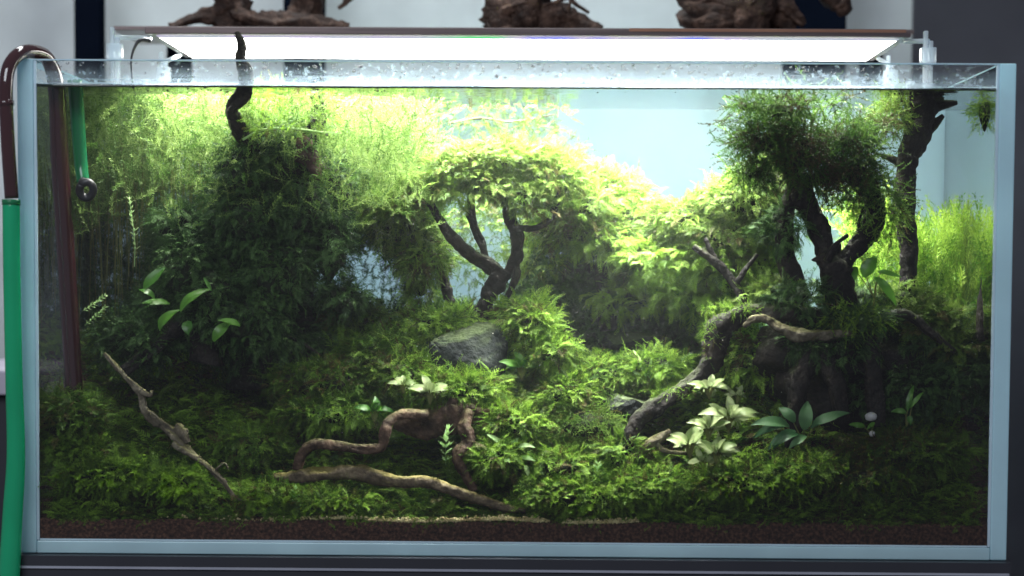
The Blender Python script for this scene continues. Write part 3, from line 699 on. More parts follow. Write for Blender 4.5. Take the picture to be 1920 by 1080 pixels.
moss_mass('loose_fronds', [(860,350,Y-.03,120,24,.03),(740,395,Y-.02,50,18,.02),(1040,400,Y-.02,60,26,.02),(940,290,Y,120,22,.04)], 420, 0.027, M['moss_yellow'], mt, 86, FERN, 1.1, 0, spread=0.9)
moss_mass('crown_skirt', [(1090,435,Y+.04,75,30,0.03),(750,430,Y+.03,50,34,0.025),(790,490,Y+.03,44,40,0.025),(1030,430,Y+.05,40,22,0.02)], 2000, 0.021, M['moss'], mt, 22, droop=0.9)
# mossy bushes behind the middle
MID = 1
def bush(label, ells, n, size, m, seed, wood_paths=(), protos=None, droop=0.6, core=0.6, tint=None, name='moss_bush', cat='moss bush'):
    t = thing(name, label, cat, pt(ells[0][0], ells[0][1]+ells[0][4], ells[0][2]))
    for pp in wood_paths:
        V, F = branch(pp, 0.35, 10); mesh('branch', V, F, M['wood_dark'], t)
    moss_mass('moss_cover', ells, n, size, m, t, seed, protos, droop, core, tint=tint); return t
bush('large rounded moss bush behind and right of the middle tree', [(1120,365,0.27,80,50,0.05),(1050,325,0.28,50,36,0.04),(1180,420,0.26,60,60,0.05),(1215,470,0.25,70,55,0.04)], 4400, 0.021, M['moss'], 31, [[(1140,620,.27,16),(1130,520,.27,14),(1120,400,.27,10)]])
bush('airy green moss seen between the branches of the middle tree', [(935,420,0.30,80,50,0.03),(880,500,0.30,30,30,0.02),(1010,470,0.27,50,50,0.03)], 1000, 0.020, M['moss_yellow'], 30, core=0, droop=0.6)
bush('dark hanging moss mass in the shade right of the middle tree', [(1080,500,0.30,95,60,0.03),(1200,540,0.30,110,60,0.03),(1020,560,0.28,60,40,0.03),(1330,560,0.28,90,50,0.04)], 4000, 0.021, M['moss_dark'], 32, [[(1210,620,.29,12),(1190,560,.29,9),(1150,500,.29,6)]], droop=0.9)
bush('bright moss bank leaning left off the right tree', [(1300,412,0.19,75,34,0.05),(1390,372,0.17,75,36,0.05),(1360,440,0.18,95,38,0.05),(1255,440,0.21,45,32,0.04),(1440,330,0.15,36,30,0.03)], 4800, 0.020, M['moss_yellow'], 33, [[(1380,545,.19,9),(1350,510,.19,10),(1320,470,.19,9),(1305,430,.19,6)],[(1375,540,.18,8),(1390,500,.18,6),(1420,480,.18,4)],[(1470,400,.15,24),(1420,390,.16,18),(1370,400,.17,12)]])
bush('green moss clump hanging below the bright bank', [(1330,510,0.22,85,42,0.03),(1420,500,0.20,50,40,0.03)], 2000, 0.020, M['moss'], 34, droop=0.9)
bush('bright loose fronds hanging from the bank between the middle and right trees', [(1130,460,0.20,60,30,0.02),(1240,490,0.17,70,34,0.03),(1340,490,0.15,60,40,0.02),(1300,560,0.17,70,30,0.02),(1180,560,.24,70,30,.02)], 900, 0.025, M['moss'], 65, [[(1400,575,.10,8),(1370,525,.11,9),(1340,490,.11,8),(1300,462,.11,5)],[(1378,535,.11,6),(1398,505,.10,5),(1420,476,.10,3)],[(1345,495,.11,6),(1332,468,.11,5),(1322,446,.11,3)]], protos=FERN, droop=0.9, core=0, tint=0.6)
bush('loose moss draping left of the middle tree', [(780,470,0.24,50,44,0.035),(745,405,0.26,55,40,0.03),(790,545,0.25,34,26,0.02)], 1500, 0.021, M['moss'], 35, [[(845,590,.24,10),(838,540,.24,11),(825,500,.24,7)],[(700,400,.25,10),(740,420,.25,14),(790,440,.25,9)]], droop=0.9, core=0.35)
bush('bright moss clump on the right shoulder of the big stone', [(1000,610,0.15,42,42,0.03),(1030,660,0.14,45,32,0.03),(965,590,0.16,30,20,0.02)], 1300, 0.024, M['moss'], 36, core=0.5, droop=0.3)
bush('bright moss clump on the left shoulder of the big stone', [(815,606,0.17,70,18,0.025),(870,596,0.18,34,12,0.02),(750,640,0.16,40,14,0.02)], 900, 0.023, M['moss'], 37, core=0.4, droop=0.3)
bush('round fuzzy moss cushion above the flat grey stone', [(1105,800,0.09,70,40,0.03),(1130,745,0.13,60,30,0.025)], 1500, 0.018, M['moss_yellow'], 38, core=0.7, protos=FUZZ, droop=0.3, tint=0.35)
bush('feathery bright moss mounds climbing the middle slope', [(1130,700,0.15,70,26,0.03),(1230,690,0.14,60,30,0.03),(1060,740,0.11,50,30,0.025),(1170,860,0.06,50,40,0.02),(1050,880,.05,60,30,.02)], 2600, 0.021, M['moss'], 42, core=0.6, droop=0.2)
bush('leafy moss mound between the root stump and the slope', [(960,800,0.07,50,36,0.02),(930,860,0.045,40,30,0.02)], 1000, 0.022, M['moss'], 43, core=0.6, droop=0.2)
bush('moss mound below the big slanting stone', [(860,730,0.10,80,26,0.03),(760,700,0.13,60,26,0.03)], 1200, 0.024, M['moss'], 44, core=0.6, droop=0.2)
bush('moss tuft in front of the lying branch', [(620,945,0.018,80,18,0.008),(500,930,.02,60,22,.01)], 700, 0.018, M['moss'], 46, core=0, droop=0.1)
bush('low moss mound under the broad-leaved plants at the right', [(1400,905,.03,110,26,.02),(1500,880,.035,60,18,.02)], 1200, 0.022, M['moss'], 47, core=0.6, droop=0.2)
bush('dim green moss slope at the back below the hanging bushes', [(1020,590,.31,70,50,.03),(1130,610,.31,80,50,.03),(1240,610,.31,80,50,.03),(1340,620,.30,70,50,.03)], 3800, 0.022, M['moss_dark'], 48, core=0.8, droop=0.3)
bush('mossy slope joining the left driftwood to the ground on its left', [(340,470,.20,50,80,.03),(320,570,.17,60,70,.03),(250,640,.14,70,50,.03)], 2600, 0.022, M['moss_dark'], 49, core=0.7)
bush('mossy slope between the left driftwood and the big stone', [(660,610,.20,60,40,.03),(700,670,.16,70,40,.03),(600,720,.13,90,40,.03)], 2400, 0.022, M['moss'], 60, core=0.7, tint=0.3, droop=0.3)
bush('moss mound at the foot of the maroon pipe', [(125,790,.05,66,50,.025)], 900, 0.022, M['moss'], 61, core=0.7, tint=0.3, droop=0.3)
bush('uneven moss mounds along the lower left', [(200,890,.03,90,26,.015),(150,850,.045,60,26,.02),(330,905,.022,60,22,.012)], 1300, 0.024, M['moss'], 62, core=0.6, tint=0.5, droop=0.1)
bush('moss mound behind the crooked branch', [(620,775,.11,90,26,.03),(470,835,.09,60,26,.02)], 1100, 0.023, M['moss'], 63, core=0.6, tint=0.4, droop=0.2)
bush('dim moss mound in the lower right corner', [(1700,850,.06,110,34,.03),(1620,900,.04,90,26,.02)], 1500, 0.023, M['moss'], 64, core=0.6, tint=0.2, droop=0.2)
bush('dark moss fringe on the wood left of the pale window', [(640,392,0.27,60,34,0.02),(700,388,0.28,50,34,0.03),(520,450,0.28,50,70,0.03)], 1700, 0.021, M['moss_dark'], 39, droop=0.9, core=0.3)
bush('low moss mound at the bottom middle beside the sand line', [(1080,935,0.03,110,30,0.018),(1210,915,0.035,80,34,0.02)], 2200, 0.020, M['moss'], 40, core=0.6, droop=0.2)
bush('green moss showing through under the arched root', [(1410,670,0.17,55,45,0.03)], 600, 0.026, M['moss'], 41, core=0.6)

# left dark driftwood
lt = thing('left_driftwood', 'tall dark driftwood at the left, its thin tip poking out in front of the lamp', 'driftwood', pt(500,700,0.2))
for pp in ([(443,60,0.028,5),(452,85,0.028,8),(450,110,0.028,9),(462,150,0.03,13),(452,180,0.035,14),(434,205,0.05,11),(450,240,0.07,15),(468,280,0.09,18),(455,340,0.12,26),(470,430,0.16,40),(500,560,0.19,60),(520,720,0.2,80)],
           [(590,172,0.10,10),(596,215,0.11,14),(585,255,0.12,22),(560,290,0.13,36),(540,350,0.15,45),(520,450,0.17,55),(510,600,0.2,60)],
           [(600,680,0.2,40),(560,570,0.2,38),(545,450,0.18,36),(530,360,0.16,34)], [(470,430,.16,22),(420,470,.15,20),(400,560,.14,26),(380,680,.14,30)],
           [(590,300,.13,8),(625,335,.13,6),(650,370,.14,4)], [(380,560,.13,16),(300,640,.12,14),(230,700,.11,10)]):
    V, F = branch(pp, 0.45); mesh('branch', V, F, M['wood_dark'], lt)
V, F = branch([(560,262,.09,12),(572,285,.085,17),(590,312,.09,12),(596,335,.10,6)], 0.6); mesh('bare_knot', V, F, M['wood_dry'], lt)
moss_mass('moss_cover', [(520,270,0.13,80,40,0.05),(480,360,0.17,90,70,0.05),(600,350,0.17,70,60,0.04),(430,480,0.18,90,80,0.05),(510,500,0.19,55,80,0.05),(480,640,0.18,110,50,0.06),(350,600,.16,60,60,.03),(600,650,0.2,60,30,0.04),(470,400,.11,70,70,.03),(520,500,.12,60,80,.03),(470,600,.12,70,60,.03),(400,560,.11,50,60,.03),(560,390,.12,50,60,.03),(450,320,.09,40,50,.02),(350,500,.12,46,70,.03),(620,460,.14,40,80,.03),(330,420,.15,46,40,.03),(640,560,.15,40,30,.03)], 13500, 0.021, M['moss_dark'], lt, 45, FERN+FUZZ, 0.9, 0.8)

# right moss tree
rt = thing('right_moss_tree', 'large dark driftwood tree with a tall fuzzy moss crown, right of the middle', 'moss tree', pt(1580,620,0.10))
R = 0.10
for pp in ([(1590,700,R,60),(1582,620,R,34),(1575,560,R,30),(1565,500,R,28),(1550,470,R,26)], ):
    V, F = branch(pp, 0.4); mesh('trunk', V, F, M['wood_dark'], rt)
for pp in ([(1560,500,R,22),(1540,450,R,20),(1522,400,R,20),(1500,350,R-.01,20),(1480,300,R-.01,16),(1470,240,R-.01,10)], [(1570,510,R,20),(1595,475,R,18),(1625,440,R,21),(1640,400,R,17),(1630,350,R,14),(1600,300,R,12)],
           [(1500,560,R+.01,20),(1475,470,R+.01,16),(1475,400,R,14),(1490,350,R,12)], [(1550,490,R-.02,6),(1560,468,R-.02,6),(1570,455,R-.02,4),(1590,440,R-.02,3)], [(1500,350,R,10),(1560,320,R,12),(1610,310,R,8)],
           [(1620,452,R-.02,5),(1610,420,R-.02,3),(1622,385,R-.02,2)]):
    V, F = branch(pp, 0.4); mesh('branch', V, F, M['wood_dark'], rt)
moss_mass('crown', [(1462,208,0.05,44,28,0.022),(1428,268,0.05,42,34,0.028),(1505,290,0.06,52,52,0.04),(1588,262,0.06,48,24,0.025),(1600,325,0.06,40,42,0.03),(1415,325,0.07,36,18,0.02),(1545,335,0.08,50,26,0.03),(1640,240,0.08,26,14,0.015),(1400,200,.05,16,16,.01)], 3100, 0.026, M['moss_deep'], rt, 51, FUZZ, 0.2, 0.55, tint=0.2, spread=1.0)
moss_mass('loose_strands', [(1420,230,0.05,50,30,0.03),(1400,300,0.06,30,40,0.03),(1625,300,0.06,30,50,0.03),(1540,220,.06,100,40,.03),(1650,380,.07,34,50,.02)], 420, 0.036, M['moss_deep'], rt, 58, FUZZ, 0.0, 0, spread=1.2)
moss_mass('trunk_moss', [(1470,430,.10,44,40,.02),(1500,560,.08,56,30,.02),(1600,600,.08,60,24,.02),(1560,650,.075,80,36,.02)], 1500, 0.020, M['moss_dark'], rt, 57, FERN+FUZZ, 0.8, 0.3)
moss_mass('side_moss', [(1650,400,0.09,40,50,0.02),(1600,600,.07,60,24,.015),(1590,372,0.12,30,20,0.02),(1600,480,0.12,20,16,0.015)], 700, 0.024, M['moss'], rt, 52, FUZZ, 0.2, 0.3)
# mound and roots
rm = thing('root_mound', 'dark mound of tangled driftwood roots under the right tree', 'driftwood', pt(1580,800,0.12))
V, F = join(lump(pt(1590,700,0.15), (0.095,0.06,0.075), 4, 0.3, 2.2, 5), lump(pt(1480,660,0.15), (0.05,0.05,0.04), 3, 0.3, 2, 6), lump(pt(1700,700,0.17), (0.06,0.06,0.05), 3, 0.35, 2, 7)); mesh('root_mass', V, F, M['wood_dark'], rm)
for pp in ([(1540,640,R-.02,26),(1500,700,R-.03,20),(1490,780,R-.035,14),(1480,840,R-.035,9)], [(1620,640,R-.02,22),(1640,720,R-.035,18),(1650,800,R-.04,12)], [(1660,600,R,12),(1700,590,R-.01,10),(1740,620,R-.02,7),(1790,660,R-.02,4)],
           [(1540,640,R-.03,14),(1560,700,R-.04,18),(1580,790,R-.045,10)]):
    V, F = branch(pp, 0.45); mesh('root', V, F, M['wood_dark'], rm)
moss_mass('moss_cover', [(1740,640,0.14,85,50,0.04),(1800,700,0.12,60,50,0.04),(1680,740,0.11,90,50,0.03),(1600,560,0.15,60,20,0.03)], 2600, 0.021, M['moss_dark'], rm, 53, FERN, 0.6, 0.6)
moss_mass('moss_cover', [(1740,610,0.13,50,20,0.03),(1790,650,0.12,50,20,0.03),(1440,552,0.11,50,14,0.02)], 700, 0.026, M['moss_yellow'], rm, 54, FERN, 0.4, 0)
ar = wood('arched_root', 'thick arched root reaching down left from the dark mound', pt(1180,850,0.08), [[(1540,600,.09,22.9),(1470,590,.085,21.1),(1400,588,.08,18.5),(1355,610,.075,20.2),(1340,650,.075,22.0),(1330,685,.075,20.2),(1290,722,.07,15.0),(1240,752,.065,15.0),(1200,785,.06,14.1),(1182,825,.055,11.4),(1176,862,.055,7.0)]], M['wood_dark'], part='root')
for pp in ([(1258,812,.055,7),(1225,828,.05,9),(1195,850,.05,8),(1160,888,.045,5)], [(1225,828,.05,6),(1250,846,.05,5),(1290,850,.05,3)]):
    V, F = branch(pp, 0.4); mesh('root', V, F, M['wood_grey'], ar)
moss_mass('root_moss', [(1370,582,.07,50,10,.012),(1330,640,.065,10,40,.008),(1260,735,.058,50,6,.006)], 420, 0.012, M['moss'], ar, 59, FUZZ, 0.2, 0)
wood('bent_branch', 'short bent tan branch lying across the front of the dark mound', pt(1450,620,0.05), [[(1395,612,.055,4.8),(1412,598,.05,7.2),(1440,600,.05,7.2),(1462,616,.05,8.8),(1500,628,.05,10.4),(1545,630,.055,9.6),(1600,626,.065,7.2)]], M['wood_grey'], knob=0.45)
# right tall trunk
tr = thing('tall_driftwood', 'tall straight dark trunk rising to the waterline near the right end', 'driftwood', pt(1702,530,0.14))
Y = 0.14
V, F = join(branch([(1700,680,Y,24),(1702,600,Y,20),(1702,552,Y,18),(1704,500,Y,17),(1699,430,Y,18),(1696,370,Y,18),(1704,300,Y,21),(1718,250,Y,26),(1728,205,Y,32),(1732,178,Y,40),(1735,170,Y,44)], 0.3, 14)); mesh('trunk', V, F, M['wood_dark'], tr)
for pp in ([(1702,312,Y,10),(1678,300,Y,7),(1650,290,Y,3)], [(1735,205,Y,14),(1765,196,Y,8),(1795,192,Y,3)], [(1735,250,Y,10),(1752,232,Y,8),(1768,216,Y,4)], [(1690,240,Y,9),(1668,225,Y,7),(1640,230,Y,4)]):
    V, F = branch(pp, 0.3, 8); mesh('branch', V, F, M['wood_dark'], tr)
moss_mass('moss_cover', [(1668,225,Y-.01,26,26,0.02),(1685,188,Y,26,10,0.015)], 420, 0.024, M['moss_yellow'], tr, 55, FUZZ, 0.3, 0.5)
moss_mass('foot_moss', [(1700,560,Y-.01,50,26,.02),(1740,600,Y-.01,60,30,.03)], 700, 0.022, M['moss_yellow'], tr, 85, FERN+FUZZ, 0.3, 0.5)
fr = thing('edge_driftwood', 'slim dark trunk topped with a bright moss ball beside the right pane', 'driftwood', pt(1850,560,0.10))
V, F = branch([(1845,640,.1,16),(1852,540,.1,13),(1862,440,.1,7),(1866,340,.1,5),(1864,260,.1,5),(1850,238,.1,9),(1848,205,.1,8)], 0.3, 10); mesh('trunk', V, F, M['wood_dark'], fr)
moss_mass('moss_ball', [(1852,212,.1,26,26,0.02)], 350, 0.016, M['grass'], fr, 56, FUZZ, 0.3, 0.7)
# front woods
t = wood('pale_twig', 'pale knobbly grey twig slanting down to the right at the lower left', pt(440,930,0.03), [[(196,662,0.068,2.5),(232,705,0.058,4.2),(262,735,0.053,6.8),(275,775,0.048,6.8),(310,800,0.038,7.6),(335,822,0.033,9.3),(352,842,0.028,6.8),(385,870,0.018,4.2),(405,890,0.013,4.2),(422,908,0.012,3.4),(438,930,0.012,3.0)]], M['wood_grey'], knob=0.6)
for pp in ([(330,800,0.033,9),(346,815,0.028,10),(352,830,0.028,8)], [(325,832,0.028,6),(345,845,0.023,6),(372,862,0.018,5),(400,884,0.013,5),(425,905,0.012,3)], [(262,730,0.048,5),(280,742,0.043,4),(286,732,0.043,2)], [(400,885,0.013,2.5),(420,868,0.013,1.5),(428,880,0.013,1)],
           [(300,796,0.038,4),(292,778,0.038,3),(276,770,0.038,2)], [(436,925,0.012,2.5),(446,935,0.012,2),(453,938,0.012,1)]):
    V, F = branch(pp, 0.5, 8); mesh('branch', V, F, M['wood_grey'], t)
wood('crooked_branch', 'reddish brown branch with a sharp elbow resting at the lower middle', pt(560,880,0.05), [[(558,880,0.040,9.3),(566,850,0.035,9.3),(590,834,0.033,9.3),(630,836,0.030,8.5),(680,842,0.030,8.5),(715,838,0.030,9.3),(722,810,0.030,10.2),(730,790,0.035,9.3),(755,778,0.045,10.2),(800,780,0.055,13.6)]], M['wood_brown'], knob=0.25)
wd = wood('root_stump', 'dark root stump with a thin leg bending down at the lower middle', pt(850,800,0.08), [[(740,790,.085,14),(790,795,.08,24),(840,785,.08,30),(880,775,.08,20),(915,790,.08,8)], [(852,745,.07,7),(846,765,.07,10),(838,790,.07,14)], [(880,770,.065,10),(872,800,.055,13),(880,825,.05,12),(862,848,.045,11),(858,865,.045,10),(872,888,.045,9),(890,920,.045,8)], [(880,765,.07,8),(905,772,.07,5),(925,768,.07,3)]], M['wood_brown'], knob=0.35)
t = wood('lying_branch', 'long grey branch lying along the bottom, its right end gold with algae', pt(740,900,0.03), [[(512,892,.04,5.0),(540,896,.035,10.1),(580,892,.03,13.4),(620,888,.03,11.8),(670,886,.03,13.4),(715,898,.028,13.4),(760,905,.026,10.9),(800,904,.025,10.9),(850,920,.022,10.9),(900,938,.02,10.1),(950,952,.018,7.6),(985,958,.016,4.2)]], M['wood_algae'], knob=0.3)
V, F = branch([(640,884,.035,5),(655,876,.035,4),(676,880,.035,2)], 0.3, 8); mesh('branch', V, F, M['wood_algae'], t)
wood('thin_root', 'thin faint root crossing the dark slope at the left', pt(400,640,0.16), [[(380,620,.15,2.5),(400,650,.15,3),(440,665,.14,2.5),(480,655,.14,2.5),(530,632,.14,3),(560,640,.14,2.5),(600,665,.14,2)]], M['wood_dark'], cat='root', part='root')

# ================================================================== BACKGROUND STEM PLANTS
def thicket(name, label, cat, n, pxr, yr, topf, lenr, m, seed, protos=STEM, lean=0.25, kind='stuff', hang=False, tint=None):
    rng = np.random.default_rng(seed); P = []
    while len(P) < n:
        px = rng.uniform(*pxr); y = rng.uniform(*yr); py = topf(px, rng)
        if py is None: continue
        P.append(pt(px,py,y))
    P = np.array(P)
    D = rng.normal(0,lean,(n,3))+np.array([0,-0.1,1.0]); S = rng.uniform(*lenr, n); 
    D[:,2] *= rng.choice([1,1,1,0.15], n)
    V, F, T = fronds(P, D, S, protos, rng, 0.6, tint, up=(0,-1,0.2))
    V[:,2] = np.minimum(V[:,2], TOPW-0.002); V[:,0] = np.clip(V[:,0], -XI+0.002, XI-0.002)
    return tag(mesh(name, V, F, m, smooth=False, tint=T), label, cat, kind=kind)
def lt_top(px, rng):
    low = 330+60*math.sin(px*0.012)+40*noise.noise(Vector((px*0.02,0,3)))
    if px > 640: low = 420-0.1*(px-640)
    py = rng.uniform(175, low+70)
    if py > low and rng.random() < (py-low)/70: return None
    if px > 770 and rng.random() < 0.6: return None
    return py
thicket('stem_thicket', 'dense thicket of fine yellow green stem plants filling the upper left', 'stem plants', 8200, (62,830), (0.14,0.385), lt_top, (0.020,0.045), M['stem'], 61, lean=0.5)
thicket('low_stem_thicket', 'yellow green stem plants between the left wood and the middle tree', 'stem plants', 1500, (620,830), (0.22,0.36), lambda px, r: r.uniform(300,480), (0.025,0.05), M['stem'], 62, lean=0.5, tint=0.3)
def dk_top(px, rng):
    if 575 < px < 745 and rng.random() < 0.12: return rng.uniform(450,620)
    if 575 < px < 960: return rng.uniform(600,680)
    if px > 600 and rng.random() < 0.45: return None
    return rng.uniform(330,640) if px < 600 else rng.uniform(440, 700)
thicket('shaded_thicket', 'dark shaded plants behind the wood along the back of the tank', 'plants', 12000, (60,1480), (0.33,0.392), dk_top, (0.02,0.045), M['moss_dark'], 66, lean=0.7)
thicket('front_stems', 'thin yellow green stems trailing over the top of the left driftwood', 'stem plants', 1100, (300,790), (0.06,0.13), lambda px, r: min(r.uniform(205,440), r.uniform(205,440)), (0.02,0.04), M['stem'], 67, lean=0.6)
# bare stalks hanging below the thicket
rng = np.random.default_rng(63); parts = []
for i in range(230):
    px = rng.uniform(66,420); y = rng.uniform(0.16,0.36); a = rng.uniform(250,400); b = a+rng.uniform(80,260)
    dx = rng.normal(0,12); parts.append(tube([pt(px,a,y),pt(px+dx*0.6,(a+b)/2,y),pt(px+dx,b,y)], [0.0007,0.0006,0.0005], 4, 3, cap=False))
V, F = join(*parts); tag(mesh('bare_stalks', V, F, M['stalk'], tint=np.full(len(V), 0.4)), 'thin bare stalks hanging in the shade under the left thicket', 'stalks', kind='stuff')
def gr_top(px, rng):
    top = 430+30*math.sin(px*0.03)+ (40 if px > 1800 else 0)
    return rng.uniform(top, 720) if px > 1590 else None
thicket('background_grass', 'tall feathery bright green grass filling the back right corner', 'grass', 3400, (1590,1868), (0.20,0.385), gr_top, (0.03,0.06), M['grass'], 64, LONG+STEM, 0.35)
# separate stems
def sprig(label, px, py0, py1, y, m, seed, k=2, whorls=7, ll=0.2, dx=0, leaf=0.4, group='stem sprigs'):
    rs_ = random.Random(seed); V, F = stem_proto(rs_, whorls, ll, k, leaf)
    a = pt(px,py0,y); b = pt(px+dx,py1,y); L_ = (b-a).length; rng = np.random.default_rng(seed)
    V2, F2, T2 = fronds(np.array([a]), np.array([b-a]), np.array([L_]), [(V,F)], rng, 0.2, 0.6, up=(0,-1,0.1))
    o = mesh('stem_sprig', V2, F2, m, smooth=False, tint=T2); return tag(o, label, 'water plant', group)
sprig('bright stem with paired narrow leaves standing over the lying branch', 838,872,806,0.04,M['stem_pale'],1,4,6,0.34)
sprig('little bright stem at the bottom, left of the lying branch middle', 556,958,918,0.012,M['stem_pale'],2,4,5,0.42)
sprig('small bright stem in the moss at the bottom, left of the thin forked root', 1120,912,872,0.03,M['stem_pale'],3,4,5,0.42)
sprig('slim stem among the yellow thicket left of the middle crown', 676,360,308,0.2,M['stem_pale'],4,4,8,0.2)
sprig('long leafy stem hanging in the dark below the left thicket', 247,500,375,0.12,M['stem_pale'],5,3,14,0.10)
sprig('upper curl of the small loose sprig beside the maroon pipe', 152,582,556,0.06,M['stem_pale'],6,4,8,0.22,44)
sprig('lower curl of the small loose sprig beside the maroon pipe', 160,612,575,0.06,M['stem_pale'],7,4,8,0.22,34)
sprig('upright leafy stem in the right corner grass', 1798,720,580,0.16,M['grass'],8,3,14,0.12)
sprig('bent leafy stem low in the right corner', 1778,760,640,0.10,M['grass'],9,3,12,0.13,20)
sprig('feathery fan pointing left off the side of the big right crown', 1400,372,292,0.06,M['moss'],10,3,16,0.10,-52,0.3)
for i, (a, b, c_, lab) in enumerate([(790,250,190,'left'),(800,320,245,'middle'),(822,300,260,'right')]):
    sprig('pale bleached stem near the waterline, %s one of three beside the thicket' % lab, a,b,c_,0.25,M['stem_pale'],20+i,3,10,0.14,rng.uniform(-8,14))
V, F = branch([(455,262,.06,2.2),(490,244,.06,2),(540,240,.06,1.8),(600,247,.06,1.3),(640,250,.06,1)], 0.1, 6)
st = mesh('drifting_stem', V, F, M['stem_pale'], tint=np.full(len(V),0.8)); tag(st, 'thin pale drifting stem across the top of the left driftwood', 'stem', None)
# moss hanging near the waterline
hm = thing('hanging_moss', 'loose green moss tufts hanging near the waterline behind the middle crown', 'moss', pt(950,200,0.33))
moss_mass('moss_tuft', [(880,215,0.34,60,22,0.03),(985,200,0.33,60,24,0.03),(1040,215,0.33,30,22,0.02)], 230, 0.020, M['moss'], hm, 71, droop=0.6, core=0)
moss_mass('moss_tuft', [(915,240,0.35,24,16,0.02),(1000,250,0.33,60,20,0.02),(1070,275,0.32,30,20,0.02)], 150, 0.019, M['moss'], hm, 72, droop=0.6, core=0)
V, F = branch([(840,232,.34,2),(900,222,.34,2.5),(960,228,.34,2),(1040,215,.34,1.5)], 0.2, 6); mesh('twig', V, F, M['wood_grey'], hm)
ft = thing('floating_tuft', 'small moss and leaf tuft floating over the left driftwood', 'moss', pt(510,190,0.08))
moss_mass('moss_tuft', [(500,182,0.07,46,12,0.02),(596,205,0.09,22,30,0.012),(510,238,0.07,50,12,0.02)], 420, 0.022, M['moss'], ft, 73, STEM, 0.3, 0)

# ================================================================== BROAD-LEAVED PLANTS
def leaf_mesh(base, tip, width, up=Vector((0,-0.6,0.8)), curl=0.25, n=8, fold=0.18):
    base = Vector(base); tip = Vector(tip); d = tip-base; L_ = d.length; t = d/L_
    side = t.cross(up).normalized(); nn = side.cross(t).normalized()
    V = []; UV = []; F = []
    for i in range(n+1):
        s = i/n; c = base+d*s+nn*(curl*L_*math.sin(PI*s)*0.9-curl*L_*s*0.8)
        wd_ = width*0.5*(math.sin(PI*min(1,s*0.94+0.04))**0.75)*(1-0.25*s)
        wv = 0.06*width*math.sin(9*s)
        for j, q in enumerate((-1,-0.5,0,0.5,1)):
            V.append(c+side*wd_*q+nn*(fold*wd_*abs(q)*1.4+(wv if abs(q) == 1 else 0))); UV.append((s*2, j/4))
    for i in range(n):
        for j in range(4):
            a = i*5+j; F.append((a,a+1,a+6,a+5))
    return V, F, UV
def leafy(name, label, cat, base, leaves, m, seed=0, group=None, stalk=True):
    """leaves: (base_px, base_py, tip_px, tip_py, width_px, depth_base, depth_tip)"""
    bp = pt(*base); t = thing(name, label, cat, bp, group); rs_ = random.Random(seed)
    for (bx,by,tx,ty,wd_,y0,y1) in leaves:
        V, F, UV = leaf_mesh(pt(bx,by,y0), pt(tx,ty,y1), wd_*mpp(y0), Vector((rs_.uniform(-0.3,0.3),-0.75,0.7)), rs_.uniform(0.05,0.3))
        o = mesh('leaf', V, F, m, t, tint=np.full(len(V), rs_.uniform(0.2,0.9)), uv=UV)
        if stalk:
            b = pt(bx,by,y0); V, F = tube([bp, (bp+b)/2+Vector((rs_.uniform(-.002,.002),0,0.001)), b+(pt(tx,ty,y1)-b)*0.15], [0.0009,0.0008,0.0006], 6, 4)
            mesh('stalk', V, F, M['stalk'], o, tint=np.full(len(V), 0.5))
    return t
def rosette(label, px, py, y, r, n, seed, m=None, group='pale rosette plants'):
    rs_ = random.Random(seed); L_ = []
    n += 7; r *= 1.12
    for i in range(n):
        a = 2*PI*i/n+rs_.uniform(-0.4,0.4); q = r*rs_.uniform(0.45,1.1)
        dx = math.cos(a)*q; dz = -abs(math.sin(a))*q*0.45 if math.sin(a) > 0 else -math.sin(a)*q*0.55*0.8
        bx = px+math.cos(a)*r*0.15; by = py-r*0.05
        L_.append((bx, by, px+dx, py+dz-r*0.12, r*rs_.uniform(0.36,0.5), y, y-0.6*math.sin(a)*q*mpp(y)))
    L_ += [(px+rs_.uniform(-5,5), py-r*.1, px+rs_.uniform(-.4,.4)*r, py-r*rs_.uniform(.6,.85), r*.4, y, y+.004) for _ in range(1)]
    return leafy('rosette_plant', label, 'water plant', (px,py+r*0.55,y), L_, m or M['pale_leaf'], seed, group)
rosette('pale leafy rosette at the upper middle of the right group, beside the arched root', 1330,728,0.049,36,9,1)
rosette('pale leafy rosette right of centre, below the top one', 1366,784,0.039,48,10,2)
rosette('pale leafy rosette leaning left, at the middle of the right group', 1328,804,0.034,40,8,3)
rosette('lowest left pale rosette of the right group', 1294,834,0.024,44,9,4)
rosette('lowest right pale rosette of the right group', 1344,850,0.024,42,9,5)
rosette('pale creamy rosette on top of the root stump', 806,736,0.065,38,9,6)
rosette('small greener rosette left of the creamy one on the root stump', 756,722,0.07,26,6,7)
rosette('pale leafy rosette tucked low between the two lowest ones of the right group', 1318,866,0.028,30,5,21)
rosette('small pale rosette at the back of the right group, beside the topmost one', 1382,742,0.06,24,4,22)
rosette('dull green rosette at the left elbow of the root stump', 702,772,0.07,34,6,8, M['green_leaf'], None)
rosette('greenish rosette on the slope below the big stone', 978,690,0.12,38,7,9, M['moss'] and M['green_leaf'], None)
leafy('slope_plant', 'pale thin-leaved plant in the middle of the lower slope', 'water plant', (955,868,0.045), [(950,845,915,812,13,.04,.035),(970,840,1002,835,12,.04,.035),(972,858,1005,862,13,.04,.035),(985,872,990,892,12,.04,.035),(960,838,972,820,11,.04,.045),(940,852,915,860,12,.04,.035)], M['stem_pale'], 10)
leafy('curved_leaf_plant', 'upright plant with curved narrow leaves on the far bright slope', 'water plant', (1215,735,0.12), [(1212,710,1190,655,9,.12,.12),(1216,708,1248,678,9,.12,.11),(1218,715,1262,700,9,.12,.11),(1208,715,1180,690,8,.12,.12),(1214,705,1222,672,8,.12,.12)], M['stem_pale'], 11)
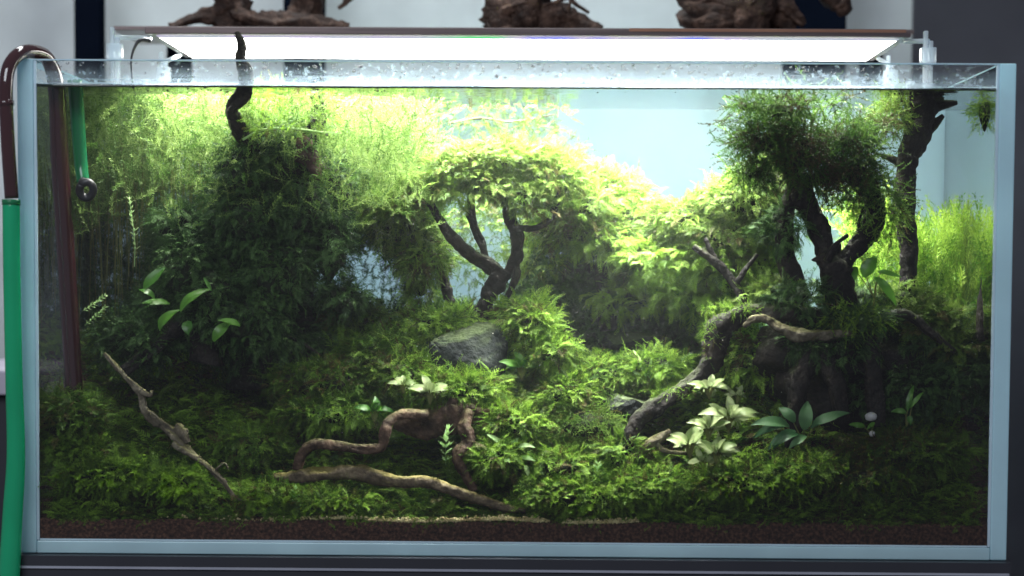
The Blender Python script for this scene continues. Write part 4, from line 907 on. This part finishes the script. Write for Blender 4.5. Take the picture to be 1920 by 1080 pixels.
leafy('broad_leaf_plant', 'dark glossy broad-leaved plant with one upright leaf, lower right', 'water plant', (1508,832,0.05), [(1508,806,1514,752,30,.05,.052),(1520,802,1590,770,26,.05,.04),(1480,800,1412,790,28,.05,.04),(1492,808,1440,838,24,.05,.035),(1500,815,1448,836,18,.045,.035),(1512,818,1480,838,20,.045,.035),(1490,792,1462,762,24,.055,.06),(1470,800,1412,815,20,.05,.045)], M['buce_leaf'], 12)
leafy('tall_leaf_plant', 'group of broad bright green leaves glowing in the shade at the left', 'water plant', (360,660,0.075), [(338,584,390,536,24,.07,.07),(270,541,308,500,24,.07,.07),(318,570,266,566,18,.075,.07),(352,602,352,626,24,.07,.06),(450,612,412,598,18,.07,.06),(396,545,382,520,9,.07,.07),(300,620,330,578,26,.075,.07),(400,640,432,600,24,.075,.08),(290,560,262,540,16,.08,.08)], M['green_leaf'], 13, stalk=False)
leafy('trunk_leaf_plant', 'green broad-leaved plant growing on the trunk of the right tree', 'water plant', (1640,560,0.09), [(1640,520,1682,568,20,.085,.07),(1620,520,1642,480,34,.09,.09),(1632,598,1662,618,18,.085,.07),(1645,510,1690,518,14,.085,.08),(1605,500,1590,540,26,.10,.09)], M['green_leaf'], 14)
leafy('small_leaf_plant', 'tiny plant with one bright green leaf under the white bud', 'water plant', (1632,812,0.05), [(1622,800,1592,796,15,.05,.045),(1640,792,1626,804,9,.05,.045)], M['green_leaf'], 15)
leafy('corner_leaf_plant', 'small plant with green leaves in the dark at the lower right', 'water plant', (1700,800,0.06), [(1700,775,1672,770,16,.06,.055),(1704,780,1708,796,12,.06,.055),(1702,770,1712,722,13,.06,.065),(1706,765,1730,735,10,.06,.06)], M['green_leaf'], 16)
V, F = lump(pt(1633,781,0.05), (0.0075,0.006,0.0055), 3, 0.15, 2, 3); o = mesh('white_bud', V, F, solid('white_petal', (0.85,0.86,0.84), 0.5, 0.3)); tag(o, 'round white bud floating over the dark bed at the lower right', 'bud')
V, F = lump(pt(1635,813,0.05), (0.004,0.004,0.004), 2, 0.15, 2, 3); o = mesh('small_bud', V, F, bpy.data.materials['white_petal']); tag(o, 'smaller dim white speck just below the round white bud', 'bud')
